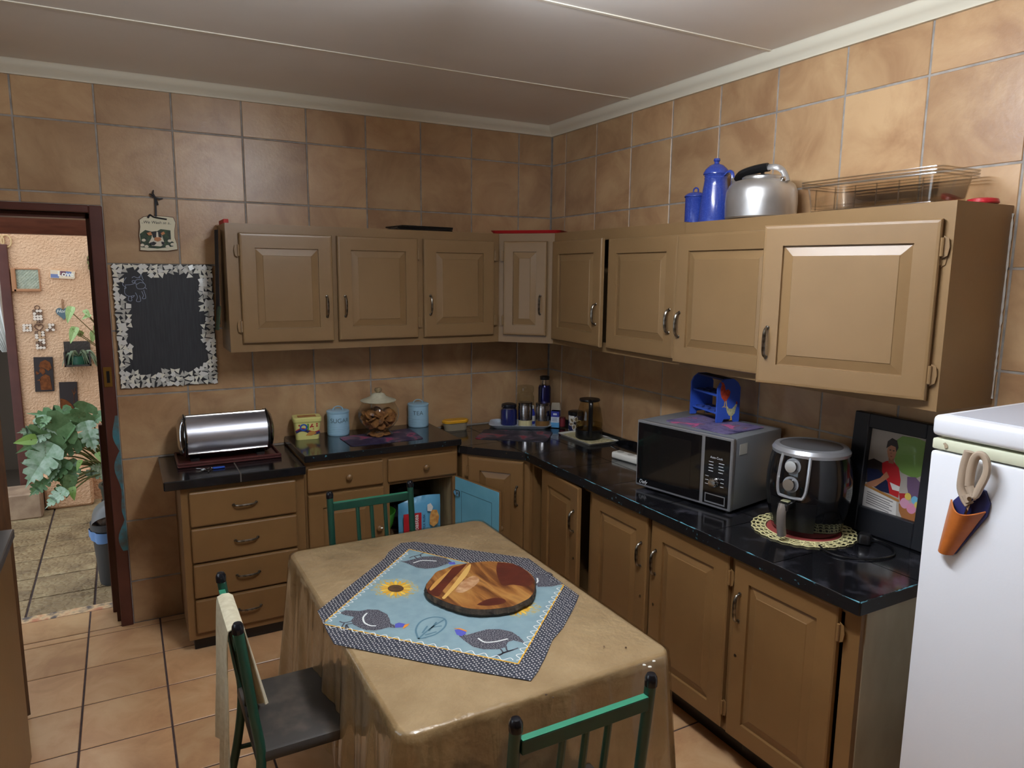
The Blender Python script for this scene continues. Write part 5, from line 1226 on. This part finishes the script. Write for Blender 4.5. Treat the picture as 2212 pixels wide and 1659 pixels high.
G().lathe([(0, 0), (.135, 0), (.135, .003), (0, .003)], 40).build('centre', M('doily_red_centre', (150, 62, 56), .9), dy)
for rr_, nn in ((.140, 0), (.155, 26), (.172, 26), (.188, 26)):
    G().tube([((rr_+.004*math.sin(nn*2*PI*k/120))*math.cos(2*PI*k/120), (rr_+.004*math.sin(nn*2*PI*k/120))*math.sin(2*PI*k/120), .003) for k in range(120)], .0025, 5, closed=True).build('crochet_ring', DO, dy)
s = G()
for k in range(52): a = 2*PI*k/52; b_ = a+(.06 if k % 2 else -.06); s.tube([(.138*math.cos(a), .138*math.sin(a), .003), (.19*math.cos(b_), .19*math.sin(b_), .003)], .002, 4)
o = s.build('crochet_lattice', DO, dy); o['kind'] = 'stuff'
pg = T('mains_plug', 'black mains plug with its cord looped on the counter', 'plug', (-.185, -2.530, WZ+.006), .5)
loft(G(), [(rrect(.05, .045, .014), 0), (rrect(.052, .047, .015), .022), (rrect(.042, .037, .012), .034)]).build('plug_body', BLACKP, pg)
s = G(); s.cyl((.025, .01, .012), (.045, .01, .012), .0035, seg=8); s.cyl((.025, -.01, .012), (.045, -.01, .012), .0035, seg=8); s.build('pins', BRASS, pg)
G().tube(smooth_path([(-.360, -2.475, WZ+.006), (-.385, -2.535, WZ+.005), (-.36, -2.60, WZ+.005), (-.29, -2.645, WZ+.005), (-.20, -2.655, WZ+.005), (-.13, -2.60, WZ+.005), (-.12, -2.53, WZ+.006), (-.16, -2.515, WZ+.018)], 6), .0038, 8).build('cord', BLACKP, pg, world=True)
# framed photograph
pf = T('photo_frame', 'black box frame with a photo of a boy in red', 'picture frame', (-.088, -2.36, WZ+.003), rot=(math.radians(-4), 0, -PI/2))
FW, FH = .345, .458
FB = M('black_frame', (22, 24, 30), .45)
s = G(); s.box(0, .062, 0, .03, 0, FH, b=.003); s.box(.284, FW, 0, .03, 0, FH, b=.003); s.box(.062, .284, 0, .03, .403, FH, b=.003); s.box(.062, .284, 0, .03, 0, .096, b=.003); s.box(.0, FW, .0265, .033, 0, FH); s.build('frame', FB, pf, smooth=0)
pw, ph, px0, pz0 = .222, .307, .062, .096
def PH(nm, pts, c, dz, key=None): G().flat([Vector((px0+a*pw, .0262-dz*.00025, pz0+(1-b)*ph)) for a, b in pts]).build(nm, M('photo_'+nm if not key else key, c, .35), pf, smooth=0)
PH('print', [(0, 1), (1, 1), (1, 0), (0, 0)], (176, 168, 158), 0)
PH('green_shape', [(.42, .12), (.55, .03), (.8, .02), (1, .05), (1, .42), (.85, .5), (.62, .47), (.5, .40), (.44, .28)], (120, 158, 78), 1)
PH('shadow', [(0, .42), (.1, .38), (.34, .42), (.36, .52), (.24, .66), (0, .7)], (60, 52, 50), 1)
PH('trousers', [(0, .52), (.2, .5), (.4, .62), (.46, .76), (.3, .76), (.04, .70)], (38, 44, 74), 2)
PH('shirt', [(.26, .41), (.34, .37), (.46, .36), (.56, .42), (.62, .56), (.62, .78), (.46, .76), (.40, .62), (.28, .52)], (186, 40, 44), 3)
PH('shirt_band', [(.44, .62), (.62, .64), (.62, .70), (.5, .70)], (220, 216, 212), 4)
PH('arm', [(.36, .50), (.42, .56), (.2, .72), (.06, .75), (.02, .71), (.1, .67), (.26, .60)], (176, 122, 92), 5)
PH('neck', [(.36, .32), (.46, .32), (.46, .39), (.37, .39)], (160, 108, 82), 4)
PH('face', [(.33, .19), (.38, .15), (.46, .16), (.49, .22), (.47, .31), (.41, .35), (.35, .32), (.32, .25)], (182, 128, 98), 5)
PH('hair', [(.30, .22), (.31, .13), (.38, .08), (.47, .10), (.51, .18), (.48, .24), (.46, .18), (.38, .17), (.33, .20)], (38, 30, 28), 6)
PH('eyes', [(.36, .225), (.39, .222), (.39, .235), (.36, .238)], (40, 30, 28), 7); PH('eyes', [(.42, .225), (.45, .222), (.45, .235), (.42, .238)], (40, 30, 28), 7)
PH('nose', [(.395, .24), (.405, .275), (.385, .275)], (150, 98, 74), 7); PH('mouth', [(.38, .30), (.43, .297), (.41, .312)], (140, 70, 64), 7)
PH('table_edge', [(0, .72), (.64, .80), (.64, .83), (0, .75)], (170, 118, 60), 4)
PH('page', [(0, .75), (.60, .83), (.62, 1), (0, 1)], (214, 210, 204), 3)
for k in range(6): PH('text_line', [(.06, .805+.028*k), (.54-.05*(k % 2), .845+.028*k), (.54-.05*(k % 2), .855+.028*k), (.06, .815+.028*k)], (110, 106, 106), 4)
PH('basket', [(.64, .84), (1, .90), (1, 1), (.72, 1), (.66, .93)], (164, 106, 60), 4)
PH('foil', [(.72, .50), (.86, .48), (1, .56), (1, .74), (.8, .74), (.74, .62)], (110, 86, 116), 2)
for k, (a, b_, r, c) in enumerate(((.74, .82, .08, (206, 150, 176)), (.86, .86, .08, (212, 140, 170)), (.78, .73, .055, (214, 190, 90)), (.9, .75, .06, (110, 176, 206)), (.95, .80, .05, (214, 196, 96)))):
    PH('egg_%d' % k, [(a+r*math.cos(t*PI/7), b_+r*.8*math.sin(t*PI/7)) for t in range(14)], c, 5+k*.3)
PH('red_cloth', [(.62, .72), (.74, .70), (.78, .78), (.66, .82)], (170, 44, 46), 3)
G().box(.0625, .2835, .018, .0195, .0965, .4025).build('glass', THIN('frame_glass', base=.0), pf, smooth=0)

# ================================================================ on top of the wall cabinets
UT = UZ1+.0005
ENA = M('speckled_blue_enamel', (44, 66, 152), .22, c2=(58, 80, 166), ns=180, lo=.5, hi=.62, coat=.4)
ec = T('enamel_canister', 'small cobalt blue enamel canister on the wall cabinet', 'canister', (-.16, -1.530, UT))
G().lathe([(0, 0), (.046, 0), (.047, .004), (.047, .118), (.049, .121), (.047, .124), (0, .124)], 30).build('body', ENA, ec)
G().lathe([(.051, .125), (.051, .129), (.04, .140), (.02, .146), (0, .147)], 30).build('lid', ENA, ec)
G().tube(smooth_path([(.0, -.016, .145), (0, -.014, .160), (0, 0, .166), (0, .014, .160), (0, .016, .145)], 4), .0035, 8).build('lid_loop', ENA, ec)
ep = T('coffee_pot', 'tall cobalt blue enamel coffee pot beside the kettle', 'coffee pot', (-.155, -1.650, UT))
G().lathe([(0, 0), (.069, 0), (.070, .005), (.062, .10), (.054, .16), (.050, .190), (.052, .195), (.050, .200), (.054, .212), (0, .212)], 36).build('body', ENA, ep)
G().lathe([(.057, .212), (.057, .218), (.048, .235), (.030, .252), (.012, .258), (.010, .266), (.015, .272), (.013, .281), (0, .283)], 30).build('lid', ENA, ep)
G().tube(smooth_path([(.02, .040, .12), (.02, .058, .15), (.02, .068, .175), (.02, .070, .192)], 4), [.014]*4+[.010]*9, 8).build('spout', ENA, ep)
G().tube(smooth_path([(0, -.048, .205), (0, -.075, .218), (0, -.098, .205), (0, -.10, .16), (0, -.09, .10), (0, -.064, .06)], 4), .0075, 8, sy=.6).build('handle', ENA, ep)
ak = T('aluminium_kettle', 'large dented aluminium stovetop kettle with black grip', 'kettle', (-.165, -1.925, UT))
ALU = M('worn_aluminium', (208, 208, 208), .34, .85, c2=(180, 177, 172), ns=5, bs=30, bd=.0006)
G().lathe([(0, 0), (.136, 0), (.142, .006), (.144, .065), (.141, .110), (.130, .136), (.108, .152), (.078, .160), (0, .160)], 56).build('body', ALU, ak)
G().lathe([(.080, .160), (.080, .168), (.070, .174), (.03, .178), (0, .179)], 40).build('lid', ALU, ak)
G().lathe([(0, .179), (.008, .179), (.008, .194), (.020, .200), (.022, .208), (.014, .214), (0, .215)], 20).build('lid_knob', BLACKP, ak)
G().tube(smooth_path([(0, .115, .105), (0, .145, .130), (0, .150, .160), (-.01, .145, .178)], 4), [.024-.0008*k for k in range(13)], 12).build('spout', ALU, ak)
hd = smooth_path([(-.0, -.128, .140), (-.0, -.105, .182), (-.02, -.08, .200), (-.03, .0, .200), (-.035, .080, .186), (-.02, .118, .158)], 5)
G().tube(hd, .008, 8, sy=1.6).build('bail', ALU, ak)
G().tube(hd[12:24], .013, 10, sy=1.5).build('grip', BLACKP, ak)
for y in (-.118, .11): G().sphere((-.012, y, .148), .012, 10, 6).build('rivet', CHROME, ak)
# clear plastic boxes
CLR = THIN('clear_box_plastic', (250, 247, 242), rough=.08, base=.06); CRIM = THIN('clear_rim_plastic', (246, 242, 234), rough=.15, base=.30)
px_ = T('plastic_boxes', 'stack of nested clear plastic trays on the wall cabinet', 'plastic box', (-.165, -2.475, UT))
for k in range(3):
    s = G(); w_, l_ = .20, .50; z = .0015+.010*k
    R = [[s.bm.verts.new((x+.0, y, zz)) for x, y in pts] for pts, zz in ((rrect(w_-.02, l_-.03, .02), z), (rrect(w_, l_, .025), z+.085), (rrect(w_+.03, l_+.03, .03), z+.087), (rrect(w_+.034, l_+.034, .03), z+.081))]
    for a, b in zip(R, R[1:]): s.skin(a, b)
    s._f(R[0][::-1]); tr_ = s.build('clear_tray', CLR, px_)
    G().tube([(x, y, z+.087) for x, y in rrect(w_+.032, l_+.032, .03)], .0022, 5, closed=True).build('rim', CRIM, tr_)
    if k == 0: G().tube([(x, y, z+.002) for x, y in rrect(w_-.02, l_-.03, .02)], .0016, 5, closed=True).build('base_edge', CRIM, tr_)
for q in range(6):
    y = -.20+.08*q; G().box(-.1, -.098, y-.002, y+.002, .005, .08).build('moulded_rib', CRIM, px_, smooth=0)
rl = T('red_sieve_cap', 'small red plastic cap at the end of the wall cabinet', 'lid', (-.085, -2.765, UT))
G().lathe([(0, 0), (.045, 0), (.047, .004), (.044, .014), (.03, .018), (.022, .016), (0, .016)], 28).build('lid_body', M('red_plastic', (176, 36, 46), .3), rl)
G().box(-.04, -.03, -.012, .012, .010, .014).build('slot', M('dark_slot', (70, 14, 18), .5), rl, smooth=0)
rt = T('red_tray', 'red plastic tray lying on the corner wall cabinet', 'tray', (-.355, -.345, UT), -PI/4)
s = G(); R = [[s.bm.verts.new((x, y, z)) for x, y in pts] for pts, z in ((rrect(.40, .24, .03), 0), (rrect(.43, .27, .035), .016), (rrect(.42, .26, .034), .0165), (rrect(.395, .235, .03), .004))]
for a, b in zip(R, R[1:]): s.skin(a, b)
s._f(R[0][::-1]); s._f(R[-1]); s.build('tray_body', M('red_tray_plastic', (178, 32, 38), .35), rt)
for k, (x, y, r_, lab) in enumerate(((-1.01, -.205, .06, 'bottom'), (-1.0, -.195, -.05, 'middle'), (-1.005, -.20, .12, 'topmost'))):
    g_ = T('oven_rack', 'black wire oven rack, %s of the pile on the wall cabinet' % lab, 'oven rack', (x, y, UT+.0085*k), r_)
    s = G(); s.tube([(-.16, -.1, .004), (.16, -.1, .004), (.16, .1, .004), (-.16, .1, .004)], .004, 6, closed=True); s.build('rack_frame', BLACKP, g_, smooth=0)
    for q in range(9): G().tube([(-.13+.0325*q, -.098, .004), (-.13+.0325*q, .098, .004)], .0025, 5).build('rack_bar', BLACKP, g_, smooth=0)
rd = T('red_folder', 'red edge of a thin folder at the left end of the wall cabinet', 'folder', (-2.045, -.16, UT))
G().box(-.012, .012, -.09, .09, 0, .022, b=.002).build('folder', M('red_card', (176, 36, 30), .6), rd, smooth=0)
hs = T('hanging_strap', 'dark apron with green hem hanging on the cabinet side', 'apron', (-2.078, -.17, UZ1-.03))
s = G().grid(lambda u, v: Vector((-.006-.010*math.sin(5*u)-.012*v, -.05+.10*u*(1+.6*v), -.47*v)), 10, 14); bmesh.ops.solidify(s.bm, geom=list(s.bm.faces), thickness=.004); s.build('apron_cloth', M('dark_apron', (40, 34, 32), .85), hs)
s = G().grid(lambda u, v: Vector((-.012-.010*math.sin(5*u)-.014*v, -.06+.12*u, -.38-.12*v)), 10, 6); bmesh.ops.solidify(s.bm, geom=list(s.bm.faces), thickness=.004); s.build('green_hem', M('green_cloth', (72, 84, 62), .85), hs)

# ================================================================ on the back wall: blackboard and cow plaque
def bw(u, v, d=0): return onp(u, v, 'y', -d)
tl, br = bw(241, 570), bw(470, 825)
BX0, BX1, BZ0, BZ1 = tl.x, br.x, br.z-.004, tl.z
bk = T('blackboard', 'blackboard with a mirror mosaic frame and a chalk cow', 'blackboard', ((BX0+BX1)/2, -.001, BZ0))
SLATE = M('slate_black', (30, 31, 35), .6, c2=(44, 45, 49), ns=14, scale=(12, 1, .6))
G().box(BX0, BX1, -.014, -.0005, BZ0, BZ1).build('board', SLATE, bk, world=True, smooth=0)
cxb, czb, wb, hb = (BX0+BX1)/2, (BZ0+BZ1)/2, (BX1-BX0)/2, (BZ1-BZ0)/2
INN = [(870,640),(905,610),(960,605),(1010,620),(1060,645),(1110,660),(1160,655),(1190,630),(1240,618),(1290,630),(1340,650),(1390,650),(1420,640),(1430,670),(1425,720),(1440,760),(1430,820),(1420,850),(1440,890),(1470,915),(1480,950),(1455,985),(1440,1020),(1450,1080),(1450,1120),(1480,1160),(1505,1200),(1495,1245),(1450,1290),(1400,1320),(1350,1350),(1300,1330),(1250,1308),(1200,1310),(1150,1340),(1100,1355),(1040,1350),(980,1340),(920,1345),(890,1330),(905,1290),(935,1260),(950,1220),(950,1160),(920,1120),(905,1080),(920,1040),(935,990),(930,920),(920,860),(890,830),(865,790),(860,730),(865,690)]
INN = [bw(a_*500/1659, 400+b_*500/1659) for a_, b_ in INN]
def inside(x, z):
    c = False
    for i in range(len(INN)):
        p, q = INN[i-1], INN[i]
        if (p.z > z) != (q.z > z) and x < (q.x-p.x)*(z-p.z)/(q.z-p.z)+p.x: c = not c
    return c
SH = [M('mirror_shard', (240, 240, 234), .18, .15), M('pale_shard', (232, 229, 214), .25, .0), M('grey_shard', (206, 206, 198), .15, .2)]
shm = []
RS = random.Random(21)
for q in range(14):
    n = 3 if q % 3 else 4; s = G(); a0 = RS.uniform(0, 6)
    pts = [(.0175*math.cos(a0+2*PI*k/n+RS.uniform(-.3, .3))*RS.uniform(.85, 1.1), .0175*math.sin(a0+2*PI*k/n+RS.uniform(-.3, .3))*RS.uniform(.85, 1.1)) for k in range(n)]
    tx, tz = RS.uniform(-.07, .07), RS.uniform(-.07, .07)
    s.prism(pts, lambda x, z, d: Vector((x, -d*(1+0)-(x*tx+z*tz if d else 0), z)), 0, .003, tri=False); me = s.mesh('shard', 0); me.materials.append(SH[q % 3]); shm.append(me)
st = .0222; cnt = 0
nx_, nz_ = int(2*wb/st), int(2*hb/st)
for i in range(nx_):
    for j in range(nz_):
        x = BX0+(i+.5)*2*wb/nx_; z = BZ0+(j+.5)*2*hb/nz_
        if inside(x, z): continue
        x = min(max(x+RS.uniform(-.004, .004), BX0+.012), BX1-.012); z = min(max(z+RS.uniform(-.004, .004), BZ0+.012), BZ1-.012)
        if cnt >= 299: continue
        cnt += 1
        put('mosaic_shard', RS.choice(shm), bk, True, loc=(x, -.0141, z), rot=(0, RS.uniform(0, 6.28), 0))
CHALK = M('chalk', (150, 158, 178), .9)
def C0(cx, cy): return bw(cx*500/1659, 400+cy*500/1659, .0146)
cow = [[(905, 660), (885, 690), (880, 715), (905, 735), (890, 740)], [(895, 715), (940, 712), (975, 700)], [(900, 720), (893, 770), (920, 795), (965, 790)], [(925, 795), (920, 825), (945, 828), (940, 800)], [(970, 770), (985, 800), (978, 832), (1008, 830), (1000, 790)], [(1015, 760), (1028, 790), (1020, 812), (1045, 808), (1030, 750)],
       [(965, 705), (975, 680), (1010, 678), (1030, 700)], [(975, 705), (985, 740), (1025, 742), (1042, 725), (1035, 705), (1005, 698), (980, 712)], [(1028, 740), (1040, 735), (1052, 745)], [(945, 690), (955, 682), (970, 690), (955, 700), (945, 690)], [(1000, 668), (1010, 640), (1020, 665), (1028, 680)], [(945, 665), (960, 655), (985, 665), (1000, 655)], [(938, 795), (950, 805), (965, 790)]]
s = G()
for l in cow: s.strip(smooth_path([C0(*q) for q in l], 4), .0024, (0, -1, 0))
s.build('chalk_cow', CHALK, bk, world=True, smooth=0)
s = G()
for l in ([(1430, 760), (1445, 755), (1440, 775), (1455, 770)], [(1440, 735), (1452, 728)]): s.strip([C0(*q) for q in l], .002, (0, -1, 0))
s.build('chalk_marks', CHALK, bk, world=True, smooth=0)
def CP(cx, cy, d=.0): return bw(cx*500/1659, 400+cy*500/1659, d)
q0 = CP(1130, 350)
cp = T('cow_plaque', 'small hanging plaque with a cow face and black ribbon bow', 'plaque', (q0.x, -.001, q0.z))
PLQ = M('plaque_cream', (222, 214, 184), .6); RIB = M('black_ribbon', (24, 24, 30), .6)
pout = [(1000, 250), (1030, 228), (1100, 222), (1200, 228), (1240, 235), (1255, 270), (1248, 330), (1250, 380), (1265, 420), (1270, 460), (1200, 470), (1130, 468), (1060, 470), (1005, 465), (1008, 420), (998, 360), (1005, 300)]
def PQ(nm, pts, m, d0, d1): G().prism([(CP(*q).x, CP(*q).z) for q in pts], lambda x, z, d: Vector((x, -d, z)), d0, d1).build(nm, m, cp, world=True, smooth=0)
PQ('plaque_board', pout, PLQ, .001, .014)
PQ('edge_rim', [(a+(a-1130)*.03, b_+(b_-350)*.03) for a, b_ in pout], M('plaque_brown_edge', (96, 58, 40), .7), .0008, .012)
DKG = M('plaque_dark_green', (32, 42, 34), .6, c2=(60, 84, 50), ns=60); CBK = M('cow_black', (26, 26, 28), .6); CTN = M('cow_tan', (190, 126, 78), .6); CWH = M('cow_white', (224, 214, 190), .6)
PQ('leaf_ground', [(1002, 350), (1040, 322), (1110, 340), (1150, 316), (1220, 325), (1225, 400), (1245, 410), (1240, 440), (1130, 455), (1010, 445)], DKG, .014, .0144)
PQ('cow_head', [(1090, 340), (1150, 335), (1165, 380), (1180, 420), (1150, 440), (1090, 435), (1065, 415), (1085, 380)], CWH, .0144, .020)
PQ('cow_patch', [(1085, 335), (1120, 330), (1118, 385), (1095, 375)], CBK, .020, .0206); PQ('cow_patch', [(1130, 332), (1155, 335), (1158, 378), (1135, 372)], CBK, .020, .0206)
PQ('cow_ear', [(1050, 345), (1080, 335), (1090, 358), (1065, 362)], CTN, .0146, .0215); PQ('cow_ear', [(1150, 345), (1172, 333), (1182, 350), (1160, 360)], CTN, .0146, .0215)
PQ('cow_muzzle', [(1108, 375), (1148, 375), (1155, 395), (1130, 405), (1105, 395)], CTN, .0205, .0245)
PQ('hoof', [(1070, 415), (1100, 405), (1122, 415), (1105, 432), (1080, 430)], CBK, .0207, .0226); PQ('hoof', [(1155, 405), (1180, 410), (1175, 428), (1158, 425)], CBK, .0207, .0226)
for a, b_ in ((1020, 430), (1050, 440), (1215, 400), (1200, 440), (1235, 425), (1030, 395)): PQ('stone', [(a+16*math.cos(t), b_+11*math.sin(t)) for t in (0, 1, 2, 3, 4, 5)], CWH, .0146, .019)
textmesh('lettering', '..We Wash as a..', .020, CBK, cp, lambda x, y: CP(1120, 268, .0148)+Vector((x, 0, y)), world=True, shear=.2)
s = G(); s.strip([CP(1118, 225, .016), CP(1116, 160, .012), CP(1112, 90, .010)], .009, (0, -1, 0)); s.build('ribbon_tail', RIB, cp, world=True, smooth=0)
s = G()
for l in ([(1115, 90), (1095, 60), (1100, 34)], [(1115, 90), (1085, 72), (1072, 60)], [(1115, 90), (1145, 100), (1168, 97)], [(1115, 90), (1125, 120), (1135, 142)]):
    s.tube([CP(*q, .012) for q in l], [.004, .006, .003], 6, sy=.5)
s.build('bow', RIB, cp, world=True)
s = G(); s.tube(smooth_path([CP(1060, 235, .017), CP(1075, 212, .019), CP(1100, 228, .018), CP(1150, 238, .018), CP(1195, 245, .017)], 4), .006, 6, sy=.5); s.build('ribbon_bow', RIB, cp, world=True)

# ================================================================ inside the open cabinet
rk = T('rusk_bag', 'light blue bag of Toastea milk rusk in the open cabinet', 'bag', (-1.085, -.36, .325), -.10)
G().box(-.24, .21, -.09, .33, -.014, -.002).build('shelf_board', INSIDE, rk, smooth=0) if False else None
RKB = M('rusk_bag_blue', (104, 176, 214), .3, bs=40, bd=.003)
def bag(u, v):
    x = -.125+.25*u; z = .25*v+.02*math.sin(3*u)*v+.03*(u-.5)*v; e = math.sin(PI*u)**.5*math.sin(PI*min(v*.95+.05, 1))**.5
    return x, z, e
s = G().grid(lambda u, v: Vector((bag(u, v)[0], -.035*bag(u, v)[2]-.004*math.sin(9*u+7*v), bag(u, v)[1])), 14, 12); s.grid(lambda u, v: Vector((bag(u, v)[0], .035*bag(u, v)[2], bag(u, v)[1])), 14, 12)
bmesh.ops.remove_doubles(s.bm, verts=s.bm.verts, dist=.0006); s.build('bag_film', RKB, rk)
s = G().grid(lambda u, v: Vector((-.105+.105*u, -.0425-.001*math.sin(9*u), .05+.135*v-.02*u*0)), 4, 4); s.build('red_label', M('rusk_red', (186, 34, 44), .4), rk, recalc=False)
RW = M('rusk_white', (236, 232, 226), .5)
textmesh('lettering', 'Toastea', .036, RW, rk, lambda x, y: Vector((-.030-y, -.0445, .118+x)), bold=.0006)
textmesh('lettering', 'MILK RUSK', .020, M('rusk_navy', (30, 44, 84), .5), rk, lambda x, y: Vector((.016-y, -.0440, .125+x)))
s = G(); s.flat([Vector((x, -.0440, z)) for x, z in ((.048, .11), (.07, .09), (.098, .11), (.106, .15), (.092, .19), (.06, .195), (.05, .16))]); s.build('rusk_print', M('rusk_brown', (196, 128, 60), .5, c2=(226, 178, 104), ns=50), rk, smooth=0)
s = G(); s.flat([Vector((x, -.0442, z)) for x, z in ((.035, .19), (.06, .185), (.07, .21), (.055, .235), (.035, .228))]); s.build('cup_print', RW, rk, smooth=0)
tag(G().box(-1.73, -.925, -.44, -.03, .307, .323).build('cabinet_shelf', INSIDE, smooth=0), 'plain shelf board inside the open base cabinet', 'shelf')
gbw = T('green_bowl', 'bright green plastic bowl in the open cabinet', 'bowl', (-1.335, -.27, .3235))
G().lathe([(0, 0), (.05, 0), (.07, .02), (.115, .12), (.130, .19), (.127, .19), (.11, .12), (.065, .024), (0, .01)], 32).build('bowl', M('lime_plastic', (80, 170, 50), .35), gbw)
kn = T('plastic_bag', 'crumpled dark plastic bag at the back of the open cabinet', 'bag', (-1.08, -.13, .326))
s = G(); bmesh.ops.create_icosphere(s.bm, subdivisions=3, radius=.14)
for v in s.bm.verts: v.co = Vector((v.co.x*1.05, v.co.y*.6, v.co.z*1.0))*rnd.uniform(.86, 1.08)+Vector((0, 0, .145))
s.build('bag_film', M('grey_bag', (58, 56, 58), .3), kn, smooth=0)
